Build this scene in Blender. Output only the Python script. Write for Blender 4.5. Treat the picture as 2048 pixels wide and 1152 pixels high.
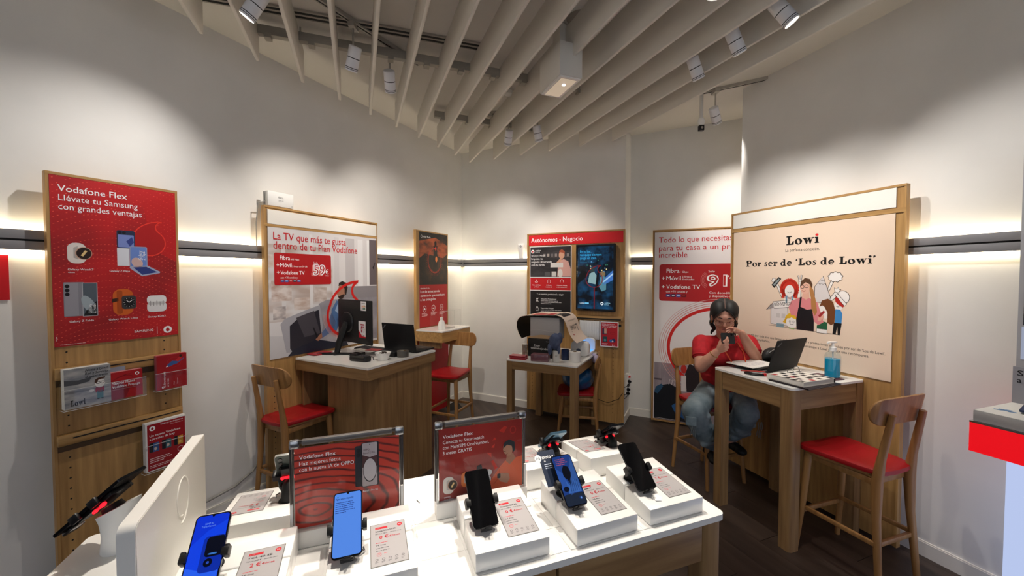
import bpy, bmesh, math, random
from mathutils import Vector, Matrix
import mathutils
random.seed(7)
for o in list(bpy.data.objects): bpy.data.objects.remove(o)
S = bpy.context.scene; COL = S.collection
PI = math.pi; R = math.radians
# ---------------------------------------------------------------- camera, world, exposure
cd = bpy.data.cameras.new('camera'); cam = bpy.data.objects.new('camera', cd); COL.objects.link(cam)
cam.location = (0, 0, 1.7); cam.rotation_euler = (R(90) - math.atan(23/780), 0, 0)
cd.sensor_width = 36; cd.lens = 780*36/2048; cd.clip_start = .02
S.camera = cam
W = bpy.data.worlds.new('world'); S.world = W; W.use_nodes = True
W.node_tree.nodes['Background'].inputs[0].default_value = (.80, .86, 1, 1)
W.node_tree.nodes['Background'].inputs[1].default_value = .19
S.view_settings.view_transform = 'Standard'; S.view_settings.look = 'None'
S.view_settings.gamma = 1; S.view_settings.use_curve_mapping = False
S.view_settings.exposure = 0.38
SPOT = 1.1     # overall level of the ceiling spots
LED = 2.2       # overall level of the wall rail strips
# large unseen area light added behind the camera as general fill
ld = bpy.data.lights.new('added_fill_light', 'AREA'); ld.energy = 30; ld.size = 4.5; ld.shape = 'RECTANGLE'; ld.size_y = 2.4
ld.color = (.86, .92, 1)
lo = bpy.data.objects.new('added_fill_light', ld); COL.objects.link(lo)
lo.location = (.6, -3.6, 1.7); lo.rotation_euler = (R(90), 0, 0)

# ---------------------------------------------------------------- materials
def lin(c):
    if isinstance(c, str):
        c = [int(c[i:i+2], 16)/255 for i in (0, 2, 4)]
        c = [x/12.92 if x <= .04045 else ((x+.055)/1.055)**2.4 for x in c]
    return (c[0], c[1], c[2], 1)
MC = {}
def mat(name, c, rough=.5, metal=0, emit=0, alpha=1, trans=0, ior=1.45, coat=0, bump=0, bscale=200):
    if name in MC: return MC[name]
    m = bpy.data.materials.new(name); m.use_nodes = True; nt = m.node_tree
    b = nt.nodes['Principled BSDF']; c = lin(c)
    b.inputs['Base Color'].default_value = c; b.inputs['Roughness'].default_value = rough
    b.inputs['Metallic'].default_value = metal; b.inputs['IOR'].default_value = ior
    if emit: b.inputs['Emission Color'].default_value = c; b.inputs['Emission Strength'].default_value = emit
    if emit: b.inputs['Base Color'].default_value = (c[0]*.05, c[1]*.05, c[2]*.05, 1)
    if alpha < 1: b.inputs['Alpha'].default_value = alpha
    if trans: b.inputs['Transmission Weight'].default_value = trans
    if coat: b.inputs['Coat Weight'].default_value = coat
    if bump:
        tc = nt.nodes.new('ShaderNodeTexCoord'); n = nt.nodes.new('ShaderNodeTexNoise'); n.inputs['Scale'].default_value = bscale
        bp = nt.nodes.new('ShaderNodeBump'); bp.inputs['Strength'].default_value = bump; bp.inputs['Distance'].default_value = .002
        nt.links.new(tc.outputs['Object'], n.inputs['Vector']); nt.links.new(n.outputs[0], bp.inputs['Height']); nt.links.new(bp.outputs[0], b.inputs['Normal'])
    MC[name] = m; return m
def noise_mat(name, c1, c2, scale=(1,1,1), nscale=5, rough=.5, detail=4, lo=.35, hi=.65, rand=0, bump=0, coat=0):
    if name in MC: return MC[name]
    m = bpy.data.materials.new(name); m.use_nodes = True; nt = m.node_tree; b = nt.nodes['Principled BSDF']
    b.inputs['Roughness'].default_value = rough; b.inputs['Coat Weight'].default_value = coat
    tc = nt.nodes.new('ShaderNodeTexCoord'); mp = nt.nodes.new('ShaderNodeMapping'); mp.inputs['Scale'].default_value = scale
    n = nt.nodes.new('ShaderNodeTexNoise'); n.inputs['Scale'].default_value = nscale; n.inputs['Detail'].default_value = detail
    r = nt.nodes.new('ShaderNodeValToRGB'); r.color_ramp.elements[0].position = lo; r.color_ramp.elements[1].position = hi
    r.color_ramp.elements[0].color = lin(c1); r.color_ramp.elements[1].color = lin(c2)
    L = nt.links.new
    if rand:
        oi = nt.nodes.new('ShaderNodeObjectInfo'); va = nt.nodes.new('ShaderNodeVectorMath'); va.operation = 'MULTIPLY_ADD'
        va.inputs[1].default_value = (9, 9, 9)
        L(oi.outputs['Random'], va.inputs[0]); L(tc.outputs['Object'], va.inputs[2]); L(va.outputs[0], mp.inputs[0])
        hs = nt.nodes.new('ShaderNodeHueSaturation'); ma = nt.nodes.new('ShaderNodeMath'); ma.operation = 'MULTIPLY_ADD'
        ma.inputs[1].default_value = rand; ma.inputs[2].default_value = 1-rand/2
        L(oi.outputs['Random'], ma.inputs[0]); L(ma.outputs[0], hs.inputs['Value']); L(r.outputs[0], hs.inputs['Color']); L(hs.outputs[0], b.inputs['Base Color'])
    else:
        L(tc.outputs['Object'], mp.inputs[0]); L(r.outputs[0], b.inputs['Base Color'])
    L(mp.outputs[0], n.inputs['Vector']); L(n.outputs[0], r.inputs[0])
    if bump:
        bp = nt.nodes.new('ShaderNodeBump'); bp.inputs['Strength'].default_value = bump; bp.inputs['Distance'].default_value = .003
        L(n.outputs[0], bp.inputs['Height']); L(bp.outputs[0], b.inputs['Normal'])
    MC[name] = m; return m
def wood(name, c1, c2, axis='z', rough=.42):
    sc = {'x': (.9, 14, 14), 'y': (14, .9, 14), 'z': (14, 14, .9)}[axis]
    return noise_mat(name, c1, c2, sc, 2.6, rough, 6, .3, .72)
WZ = wood('oak_upright', '9a7444', 'c49a60', 'z'); WX = wood('oak_level', '9a7444', 'c49a60', 'x'); WY = wood('oak_deep', '9a7444', 'c49a60', 'y')
WD = wood('oak_desk', '826240', 'a58358', 'z'); WDX = wood('oak_desk_level', '826240', 'a58358', 'x')
WC = wood('beech_chair', '8a6136', 'b08350', 'z', .38)
WALL = noise_mat('wall_paint', 'e2e0dc', 'e9e7e3', (1,1,1), 2.2, .75, 5)
CEIL = mat('ceiling_paint', 'dad6d0', .85); SLAT = mat('slat_paint', 'dcd8d0', .6)
FLOOR = noise_mat('dark_vinyl', '352a24', '4a3c34', (3, .35, 1), 4, .38, 6, rand=.25)
GAP = mat('floor_joint', '171210', .7)
BASE = mat('baseboard_paint', 'e8e4dc', .45)
GREY = mat('rail_aluminium', '8c8b8e', .5, .1); DARK = mat('dark_groove', '141414', .7)
WHITE = mat('white_laminate', 'f0efec', .22, coat=.3); WPL = mat('white_plastic', 'ecebe8', .35); WHM = mat('white_matte', 'e6e4e0', .55)
BLK = mat('black_plastic', '101012', .38); BLKM = mat('black_matte', '0b0b0d', .6); GLS = mat('black_glass', '050507', .08, coat=.5)
REDV = mat('red_leather', 'a01119', .42, bump=.25, bscale=160); REDP = mat('red_panel', 'b3131b', .4)
STEEL = mat('steel', '9a9a9c', .25, 1); CHR = mat('chrome', 'c8c8ca', .12, 1)
def clear(name='clear_acrylic', c='ffffff', op=.022, rough=.03):
    if name in MC: return MC[name]
    m = bpy.data.materials.new(name); m.use_nodes = True; nt = m.node_tree; nt.nodes.clear()
    o = nt.nodes.new('ShaderNodeOutputMaterial'); mx = nt.nodes.new('ShaderNodeMixShader'); t = nt.nodes.new('ShaderNodeBsdfTransparent')
    p = nt.nodes.new('ShaderNodeBsdfGlossy'); p.inputs['Roughness'].default_value = rough
    t.inputs[0].default_value = lin(c)
    mx.inputs[0].default_value = op if op < .1 else op*.6
    nt.links.new(t.outputs[0], mx.inputs[1]); nt.links.new(p.outputs[0], mx.inputs[2]); nt.links.new(mx.outputs[0], o.inputs[0])
    MC[name] = m; return m
ACR = clear()

# ---------------------------------------------------------------- mesh building
class MB:
    def __init__(s): s.v = []; s.f = []; s.m = []; s.s = []
    def add(s, v, f, m=0, sm=False, M=None):
        b = len(s.v)
        s.v += [tuple(M @ Vector(p)) for p in v] if M else [tuple(p) for p in v]
        for q in f: s.f.append([b+i for i in q]); s.m.append(m); s.s.append(sm)
        return s
    def box(s, x0, x1, y0, y1, z0, z1, m=0, bev=0, seg=2, M=None):
        v = [(x, y, z) for x in (x0, x1) for y in (y0, y1) for z in (z0, z1)]
        f = [(0,1,3,2), (4,6,7,5), (0,4,5,1), (2,3,7,6), (0,2,6,4), (1,5,7,3)]
        if not bev: return s.add(v, f, m, False, M)
        bm = bmesh.new(); vs = [bm.verts.new(p) for p in v]; [bm.faces.new([vs[i] for i in q]) for q in f]
        bmesh.ops.bevel(bm, geom=bm.edges[:], offset=bev, segments=seg, profile=.5, affect='EDGES')
        bm.verts.index_update(); r = s.add([p.co[:] for p in bm.verts], [[p.index for p in q.verts] for q in bm.faces], m, True, M); bm.free(); return r
    def prism(s, pts, z0, z1, m=0, M=None, sm=False, m2=None):      # outline in xy, extruded in z
        n = len(pts); v = [(p[0], p[1], z0) for p in pts]+[(p[0], p[1], z1) for p in pts]
        s.add(v, [list(range(n))[::-1], list(range(n, 2*n))], m, False, M)
        b = len(s.v)-2*n
        for i in range(n):
            j = (i+1) % n; s.f.append([b+i, b+j, b+n+j, b+n+i]); s.m.append(m if m2 is None else m2); s.s.append(sm)
        return s
    def rings(s, rs, m=0, sm=True, cap=True, close=False, M=None):  # skin a list of equal rings
        n = len(rs[0]); v = [p for r in rs for p in r]; f = []
        K = len(rs)
        for k in range(K if close else K-1):
            a = k*n; b = ((k+1) % K)*n
            for i in range(n): j = (i+1) % n; f.append((a+i, a+j, b+j, b+i))
        if cap and not close: f.append(list(range(n))[::-1]); f.append(list(range((K-1)*n, K*n)))
        return s.add(v, f, m, sm, M)
    def cone(s, p0, p1, r0, r1=None, n=12, m=0, sm=True, M=None):
        r1 = r0 if r1 is None else r1; p0 = Vector(p0); p1 = Vector(p1)
        q = (p1-p0).to_track_quat('Z', 'Y'); c = [Vector((math.cos(2*PI*i/n), math.sin(2*PI*i/n), 0)) for i in range(n)]
        return s.rings([[tuple(p0+q @ (k*r0)) for k in c], [tuple(p1+q @ (k*r1)) for k in c]], m, sm, True, False, M)
    def tube(s, path, r, n=8, m=0, close=False, M=None):
        P = [Vector(p) for p in path]; K = len(P); rs = []; up = None
        rr = r if isinstance(r, (list, tuple)) else [r]*K
        for i, p in enumerate(P):
            a = P[(i-1) % K] if (close or i) else p; b = P[(i+1) % K] if (close or i < K-1) else p
            t = (b-a).normalized()
            if up is None: up = t.orthogonal().normalized()
            up = (up - t*up.dot(t)).normalized(); w = t.cross(up)
            rs.append([tuple(p + up*(rr[i]*math.cos(2*PI*k/n)) + w*(rr[i]*math.sin(2*PI*k/n))) for k in range(n)])
        return s.rings(rs, m, True, True, close, M)
    def lathe(s, prof, c=(0,0,0), n=20, m=0, M=None, cap=True):
        rs = [[(c[0]+r*math.cos(2*PI*i/n), c[1]+r*math.sin(2*PI*i/n), c[2]+z) for i in range(n)] for r, z in prof]
        return s.rings(rs, m, True, cap, False, M)
    def ell(s, c, r, nu=16, nv=10, m=0, M=None):
        v = []; f = []
        for j in range(nv+1):
            a = PI*j/nv
            for i in range(nu): b = 2*PI*i/nu; v.append((c[0]+r[0]*math.sin(a)*math.cos(b), c[1]+r[1]*math.sin(a)*math.sin(b), c[2]+r[2]*math.cos(a)))
        for j in range(nv):
            for i in range(nu): k = (i+1) % nu; f.append((j*nu+i, (j+1)*nu+i, (j+1)*nu+k, j*nu+k))
        return s.add(v, f, m, True, M)
    def mesh(s, name, mats):
        me = bpy.data.meshes.new(name); me.from_pydata(s.v, [], s.f)
        for k in mats: me.materials.append(k)
        me.polygons.foreach_set('material_index', s.m); me.polygons.foreach_set('use_smooth', s.s)
        bm = bmesh.new(); bm.from_mesh(me); bmesh.ops.remove_doubles(bm, verts=bm.verts, dist=1e-6) if len(s.v) < 4000 else None
        bmesh.ops.recalc_face_normals(bm, faces=bm.faces); bm.to_mesh(me); bm.free()
        if any(s.s): me.set_sharp_from_angle(angle=R(40))
        return me
def rrect(x0, x1, y0, y1, r, n=5, corners=(1,1,1,1)):
    P = []
    for k, (cx, cy) in enumerate([(x1-r, y1-r), (x0+r, y1-r), (x0+r, y0+r), (x1-r, y0+r)]):
        if not corners[k]: P.append(((x1, y1), (x0, y1), (x0, y0), (x1, y0))[k]); continue
        for i in range(n+1): a = PI/2*(k+i/n); P.append((cx+r*math.cos(a), cy+r*math.sin(a)))
    return P
def thing(name, label, cat, loc=(0,0,0), rz=0, group=None, kind=None):
    o = bpy.data.objects.new(name, None); COL.objects.link(o); o.empty_display_size = .05
    o.location = loc; o.rotation_euler = (0, 0, rz); tag(o, label, cat, group, kind); return o
def tag(o, label=None, cat=None, group=None, kind=None):
    if label: o['label'] = label
    if cat: o['category'] = cat
    if group: o['group'] = group
    if kind: o['kind'] = kind
    return o
def part(name, mb, mats, parent=None, label=None, kind=None, cat=None, loc=None, rz=None, group=None):
    me = mb.mesh(name, mats if isinstance(mats, (list, tuple)) else [mats]) if isinstance(mb, MB) else mb
    o = bpy.data.objects.new(name, me); COL.objects.link(o)
    if parent: o.parent = parent
    if loc: o.location = loc
    if rz is not None: o.rotation_euler = (0, 0, rz)
    return tag(o, label, cat, group, kind)
def copy_tree(o, parent=None, **kw):
    c = o.copy(); COL.objects.link(c); c.parent = parent
    for k, v in kw.items(): c[k] = v
    for ch in list(o.children): copy_tree(ch, c)
    return c
def TM(loc=(0,0,0), rx=0, ry=0, rz=0, s=1):
    return Matrix.Translation(loc) @ Matrix.Rotation(rz, 4, 'Z') @ Matrix.Rotation(ry, 4, 'Y') @ Matrix.Rotation(rx, 4, 'X') @ Matrix.Scale(s, 4)
# ---------------------------------------------------------------- flat print
def text_mesh(s, size, bold):
    cu = bpy.data.curves.new('t', 'FONT'); cu.body = s; cu.size = size; cu.resolution_u = 2
    ob = bpy.data.objects.new('t', cu); me = bpy.data.meshes.new_from_object(ob)
    v = [tuple(x.co[:2]) for x in me.vertices]; f = [list(p.vertices) for p in me.polygons]
    bpy.data.objects.remove(ob); bpy.data.curves.remove(cu); bpy.data.meshes.remove(me)
    return v, f
def qmark(cx, cy, r, n=26):
    P = []
    for i in range(n+1): a = R(58 - 268*i/n); P.append((math.cos(a), math.sin(a)))
    p0 = P[-1]
    def bz(a, b, c, d, t): return tuple((1-t)**3*a[k]+3*(1-t)**2*t*b[k]+3*(1-t)*t*t*c[k]+t**3*d[k] for k in (0, 1))
    tip = (.82, 1.62)
    for i in range(1, 9): P.append(bz(p0, (-.75, 1.05), (-.05, 1.62), tip, i/8))
    for i in range(1, 6): P.append(bz(tip, (.45, 1.5), (.3, 1.2), P[0], i/6))
    return [(cx+x*r, cy+y*r) for x, y in P]
class CV:
    """flat print: layers of coloured shapes, each a hair in front of the other; local x right, z up, front towards -y"""
    def __init__(s, eps=.00013, emit=0, rough=.45): s.a = {}; s.t = {}; s.eps = eps; s.em = emit; s.ro = rough; s.L = 0
    def _m(s, c):
        if not isinstance(c, str): return c
        return mat('ink_%s_%g_%g' % (c, s.em, s.ro), c, s.ro, emit=s.em)
    def _put(s, D, c, v, f, L):
        L = s.L if L is None else L
        m = s._m(c); b = D.setdefault(m.name, MB()); b.add([(x, -(L+1)*s.eps, y) for x, y in v], f, 0)
    def poly(s, p, c, L=None): s._put(s.a, c, p, [list(range(len(p)))], L); return s
    def rect(s, x, y, w, h, c, L=None, r=0): return s.poly(rrect(x, x+w, y, y+h, r) if r else [(x, y), (x+w, y), (x+w, y+h), (x, y+h)], c, L)
    def ell(s, x, y, rx, ry, c, L=None, a=0, n=26):
        ca, sa = math.cos(a), math.sin(a)
        return s.poly([(x+rx*math.cos(t)*ca-ry*math.sin(t)*sa, y+rx*math.cos(t)*sa+ry*math.sin(t)*ca) for t in (2*PI*i/n for i in range(n))], c, L)
    def line(s, p, t, c, L=None, close=False, txt=False):
        n = len(p); lft = []; rgt = []
        tt = t if isinstance(t, (list, tuple)) else [t]*n
        for i in range(n):
            a = p[(i-1) % n] if (close or i) else p[i]; b = p[(i+1) % n] if (close or i < n-1) else p[i]
            dx, dy = b[0]-a[0], b[1]-a[1]; d = math.hypot(dx, dy) or 1; nx, ny = -dy/d*tt[i]/2, dx/d*tt[i]/2
            lft.append((p[i][0]+nx, p[i][1]+ny)); rgt.append((p[i][0]-nx, p[i][1]-ny))
        v = lft+rgt; f = [(i, (i+1) % n, n+(i+1) % n, n+i) for i in range(n if close else n-1)]
        s._put(s.t if txt else s.a, c, v, f, L); return s
    def ring(s, x, y, rx, ry, t, c, a0=0, a1=360, n=40, L=None, txt=False):
        full = abs(a1-a0) >= 360
        p = [(x+rx*math.cos(R(a0+(a1-a0)*i/n)), y+ry*math.sin(R(a0+(a1-a0)*i/n))) for i in range(n if full else n+1)]
        return s.line(p, t, c, L, full, txt)
    def text(s, body, x, y, size, c, w=None, bold=0, al='L', rot=0, L=None, sh=0):
        v, f = text_mesh(body, size, bold)
        if not v: return s
        x0 = min(p[0] for p in v); x1 = max(p[0] for p in v); k = (w/(x1-x0)) if w else 1; W_ = (x1-x0)*k
        ox = {'L': 0, 'C': -W_/2, 'R': -W_}[al]; ca, sa = math.cos(rot), math.sin(rot)
        q = [((p[0]-x0)*k+ox+sh*p[1], p[1]) for p in v]
        b = bold*size*.9
        cop = [(0, 0)]+(((b, 0), (b*.5, b*.4)) and [(b, 0), (b*.5, b*.4)] if 0 < b and bold < .05 else [(b, b), (-b, b), (b, -b), (-b, -b), (b, 0), (-b, 0), (0, b), (0, -b)] if b > 0 else [])
        for i, (dx, dy) in enumerate(cop):
            s._put(s.t, c, [(x+(a+dx)*ca-(b_+dy)*sa, y+(a+dx)*sa+(b_+dy)*ca) for a, b_ in q], f, (s.L if L is None else L)+1+.11*i)
        return s
    def greek(s, x, y, w, lines, lh, c, t=.35, L=None, seed=1):   # rows of print too small to read
        rg = random.Random(seed)
        for i in range(lines):
            xx = x; e = x+w*(rg.uniform(.75, 1) if i < lines-1 else rg.uniform(.4, .8))
            while xx < e-.2*lh:
                l = min(rg.uniform(.8, 3.2)*lh, e-xx); s._put(s.t, c, [(xx, y-i*lh), (xx+l, y-i*lh), (xx+l, y-i*lh+lh*t), (xx, y-i*lh+lh*t)], [(0, 1, 2, 3)], L); xx += l+.28*lh
        return s
    def logo(s, x, y, r, disc, mark, L=None):
        L = s.L if L is None else L
        s.ell(x, y, r, r, disc, L+1); s.poly(qmark(x, y-r*.12, r*.46, 14), mark, L+2); return s
    def _join(s, D, name, parent, M):
        if not D: return None
        mb = MB(); mats = []
        for i, (k, b) in enumerate(D.items()):
            mats.append(bpy.data.materials[k]); mb.add(b.v, b.f, i, False, M)
        me = bpy.data.meshes.new(name); me.from_pydata(mb.v, [], mb.f)
        for k in mats: me.materials.append(k)
        me.polygons.foreach_set('material_index', mb.m)
        o = bpy.data.objects.new(name, me); COL.objects.link(o); o.parent = parent; return o
    def build(s, parent, M=None, name='artwork'):
        M = M or Matrix.Identity(4)
        return s._join(s.a, name, parent, M), s._join(s.t, 'lettering', parent, M)
# fat serif lettering drawn stroke by stroke (heights in units of the x-height)
def fat(cv, body, x, y, h, c, bg, w=None, L=None, dot=None):
    L = cv.L if L is None else L
    adv = {'L': 1.25, 'o': 1.05, 'w': 1.55, 'i': .62, 'P': 1.3, 'r': .85, 's': .82, 'e': 1.0, 'd': 1.15, ' ': .5, '‘': .45, '’': .45}
    tot = sum(adv[k] for k in body); kx = (w/(tot*h)) if w else 1
    A = lambda a, b: (x+a*h*kx, y+b*h)
    def P(pts): cv.poly([A(a, b) for a, b in pts], c, L+1)
    def B(a0, a1, b0, b1, r=.06): P(rrect(a0, a1, b0, b1, min(r, (a1-a0)/2.1, (b1-b0)/2.1), 3))
    def O(cx, cy, rx, ry, ix, iy, sk=.0):
        n = 20; o_ = [(cx+rx*math.cos(2*PI*i/n), cy+ry*math.sin(2*PI*i/n)) for i in range(n)]
        i_ = [(cx+ix*math.cos(2*PI*i/n)-sk*math.sin(2*PI*i/n), cy+iy*math.sin(2*PI*i/n)) for i in range(n)]
        v = [A(*q) for q in o_+i_]; cv._put(cv.a, c, v, [(i, (i+1) % n, n+(i+1) % n, n+i) for i in range(n)], L+1)
    px = 0
    for ch in body:
        o = px
        if ch == 'L':
            B(o+.28, o+.62, .05, 1.5); B(o+.08, o+.86, 0, .2); B(o+.08, o+.84, 1.36, 1.56); P([(o+.6, .02), (o+1.12, 0), (o+1.16, .62), (o+.98, .62), (o+.86, .3), (o+.6, .22)])
        elif ch == 'o': O(o+.5, .5, .5, .54, .17, .38, .06)
        elif ch == 'w':
            P([(o+.08, 1), (o+.46, 1), (o+.66, .35), (o+.62, -.02), (o+.46, -.02)]); P([(o+.58, -.02), (o+.84, .98), (o+.72, .98), (o+.46, .1)])
            P([(o+.66, 1), (o+1.0, 1), (o+1.14, .3), (o+1.06, -.02), (o+.94, -.02)]); P([(o+1.02, -.02), (o+1.36, .98), (o+1.24, .98), (o+.94, .15)])
            B(o, o+.56, .84, 1.02); B(o+.6, o+1.06, .84, 1.02); B(o+1.14, o+1.5, .84, 1.02)
        elif ch == 'i':
            B(o+.12, o+.44, .05, .98); B(o, o+.56, 0, .18); B(o, o+.4, .84, 1.02); cv.ell(*A(o+.27, 1.36), .2*h*kx, .21*h, dot or c, L+1)
        elif ch == 'P':
            B(o+.16, o+.5, .05, 1.5); B(o, o+.68, 0, .2); B(o, o+.6, 1.36, 1.56); O(o+.62, 1.1, .58, .46, .2, .26)
        elif ch == 'r':
            B(o+.14, o+.44, .05, .98); B(o, o+.6, 0, .18); B(o, o+.4, .84, 1.02); cv.ell(*A(o+.64, .8), .19*h*kx, .2*h, c, L+1); P([(o+.4, .55), (o+.62, .98), (o+.5, 1.0), (o+.4, .85)])
        elif ch == 's':
            cv.line([A(o+.66, .74), A(o+.56, .92), (A(o+.36, .94)), A(o+.2, .78), A(o+.34, .58), A(o+.56, .42), A(o+.56, .18), A(o+.34, .08), A(o+.16, .14), A(o+.1, .32)], [.16*h, .18*h, .2*h, .26*h, .3*h, .3*h, .26*h, .2*h, .18*h, .16*h], c, L+1)
        elif ch == 'e':
            n = 18; pts = [A(o+.47+.34*math.cos(R(t)), .5+.42*math.sin(R(t))) for t in [0+310*i/n for i in range(n+1)]]
            cv.line(pts, [.2*h+.12*h*math.sin(PI*min(1, i/n*1.1)) for i in range(n+1)], c, L+1); B(o+.2, o+.86, .44, .6, .02)
        elif ch == 'd':
            O(o+.42, .5, .42, .52, .14, .34); B(o+.56, o+.88, .05, 1.5); B(o+.6, o+1.04, 0, .18); B(o+.42, o+.8, 1.38, 1.56)
        elif ch in '‘’':
            s_ = 1 if ch == '’' else -1
            cv.ell(*A(o+.2, 1.36 if s_ > 0 else 1.2), .15*h*kx, .16*h, c, L+1); P([(o+.2-.13*s_, 1.3-.04*s_+(0 if s_ > 0 else -.1)), (o+.2+.15*s_, 1.3), (o+.2-.1*s_, 1.0 if s_ > 0 else 1.56)][::1])
        px += adv[ch]
# ---------------------------------------------------------------- wall frames (metres)
C0 = Vector((-.699, 5.457)); DL = Vector((.4481, .8940)); BL = Vector((.8940, -.4481))
R0 = Vector((2.503, 2.358)); DR = Vector((-.3151, .9490)); RI = Vector((-.9490, -.3151))
JB = C0+BL*2.223; RC = JB+DL*.339
FR = {'L': (C0, DL, -BL), 'B': (C0, BL, DL), 'K': (RC, BL, DL), 'R': (R0, -DR, -RI)}
def rot(f): d = FR[f][1]; return math.atan2(d.y, d.x)
def at(f, x, y, z=0):         # x along the wall as one faces it, y into the wall (negative = in front)
    o, a, b = FR[f]; p = o+a*x+b*y; return (p.x, p.y, z)
TH = R(20.5); U = Vector((math.cos(TH), math.sin(TH))); V = Vector((-math.sin(TH), math.cos(TH))); FR['T'] = (Vector((.70, 1.32)), U, V)
# ================================================================ the setting
def wallmesh(f, x0, x1, z0, z1, th=.12):
    mb = MB(); mb.box(x0, x1, 0, th, z0, z1, 0); return mb
o = part('wall_left', wallmesh('L', -7.5, .12, 0, 3.45), WALL, loc=at('L', 0, 0), rz=rot('L'), kind='structure')
o = part('wall_back', wallmesh('B', 0, 2.223, 0, 3.45, .339), WALL, loc=at('B', 0, 0), rz=rot('B'), kind='structure')
o = part('wall_recess', wallmesh('K', -.1, 3.4, 0, 3.45), WALL, loc=at('K', 0, 0), rz=rot('K'), kind='structure')
mb = MB(); mb.box(-1.297, 5.5, 0, 1.2, 0, 3.45)
o = part('wall_right', mb, WALL, loc=at('R', 0, 0), rz=rot('R'), kind='structure')
CEILING = part('ceiling', MB().box(-6, 6, -5, 8, 3.40, 3.50), CEIL, kind='structure')
FL = part('floor', MB().box(-6, 6, -5, 8, -.05, -.004), GAP, kind='structure')
# floor planks
sd = Vector((-.366, .93)).normalized(); sn = Vector((sd.y, -sd.x))
pl = MB(); pl.box(-.0945, .0945, -.648, .648, -.004, 0, 0)
pme = pl.mesh('plank', [FLOOR]); prz = math.atan2(sd.y, sd.x)-PI/2
for i in range(-16, 26):
    for j in range(-1, 6):
        c = sn*(i*.19)+sd*(j*1.3+(i*.37 % 1)*1.3)
        dLw = (c-C0).dot(BL); dB = -(c-C0).dot(DL)
        if dLw < -.2 or dB < -.8 or c.y < .6 or c.x > 3.4: continue
        part('plank', pme, None, FL, loc=(c.x, c.y, 0), rz=prz)
# baseboards
def bb(name, f, x0, x1):
    part(name, MB().box(x0, x1, -.014, 0, 0, .085, 0).box(x0, x1, -.010, 0, .085, .092, 0), BASE, loc=at(f, 0, 0), rz=rot(f), kind='structure')
bb('baseboard_left', 'L', -7.4, 0); bb('baseboard_back', 'B', 0, 2.237); bb('baseboard_recess', 'K', 0, 3.0); bb('baseboard_right', 'R', -1.297, 5.4)
mb = MB().box(0, .014, 0, .339, 0, .085); part('baseboard_side', mb, BASE, loc=at('B', 2.223, 0), rz=rot('B'), kind='structure')
# slats, bars of the ceiling raft
def hitwall(q, off):     # where a slat line at offset q reaches the line off metres in front of the left or back wall
    best = 9
    for p0, d, n in ((C0+BL*off, DL, BL), (C0-DL*off, BL, -DL)):
        t = (p0-sn*q).dot(n)/sd.dot(n)
        if t > 0: best = min(best, t)
    return best
SL = []
for k in range(-8, 15):
    q = -.852+.2415*k; e = hitwall(q, .365 if k < 10 else .34)
    b = -1.2 if k > -4 else 1.0
    if e-b < .3: continue
    mb = MB(); mb.box(-.011, .011, b, e, 3.136, 3.37, 0, .006, 2)
    p = sn*q; part('slat', mb, SLAT, CEILING, loc=(p.x, p.y, 0), rz=prz)
def bar(p0, p1, z0=3.30, z1=3.36, w=.045):
    a = Vector(p0); b = Vector(p1); d = b-a
    mb = MB(); mb.box(0, d.length, -w/2, w/2, z0, z1, 0, .003)
    for i in range(int(d.length/.26)): mb.box(.06+i*.26, .10+i*.26, -w/2-.006, w/2+.006, z0-.02, z0+.01)
    for t in (.1, .9): mb.cone((d.length*t, 0, z1-.01), (d.length*t, 0, 3.40), .006, m=0, n=6)
    return part('support_bar', mb, mat('bar_paint', 'aaa59b', .5), CEILING, loc=(a.x, a.y, 0), rz=math.atan2(d.y, d.x))
bar((-1.70, 2.62), (.86, 3.53)); bar((-.78, 3.97), (.42, 4.44)); bar((-2.3, .6), (1.4, 1.9))
# slot diffuser in the ceiling
t = thing('slot_diffuser', 'long twin-slot linear air diffuser set flat in the grey ceiling', 'air vent', (-1.95, 2.387, 3.40), math.atan2(.50, 1.58))
part('frame', MB().box(0, 1.85, -.045, .045, -.012, 0), mat('diffuser_paint', 'a8a298', .5), t)
part('slot', MB().box(.0, 1.84, -.030, -.012, -.0145, -.011), DARK, t); part('slot', MB().box(.0, 1.84, .012, .030, -.0145, -.011), DARK, t)
# tracks
def track(p0, p1, label):
    a = Vector(p0); b = Vector(p1); d = b-a; t = thing('light_track', label, 'light track', (a.x, a.y, 0), math.atan2(d.y, d.x))
    part('channel', MB().box(0, d.length, -.017, .017, 3.375, 3.40).box(0, .05, -.02, .02, 3.35, 3.40), mat('track_paint', 'b4afa6', .4), t)
    part('groove', MB().box(.01, d.length-.01, -.004, .004, 3.373, 3.376), DARK, t); return t
track((-1.60, 1.72), (-.74, 3.15), 'slanting spotlight track under the ceiling on the left, above three spotlights')
track((-.25, 4.08), (.62, 3.98), 'short spotlight track near the back corner over two small spotlights')
track((1.05, 3.1), (1.62, 1.85), 'spotlight track on the right above the three spotlights along the slats')
track((1.55, 3.75), (2.3, 3.30), 'spotlight track over the recess beside the right wall end')
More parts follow.
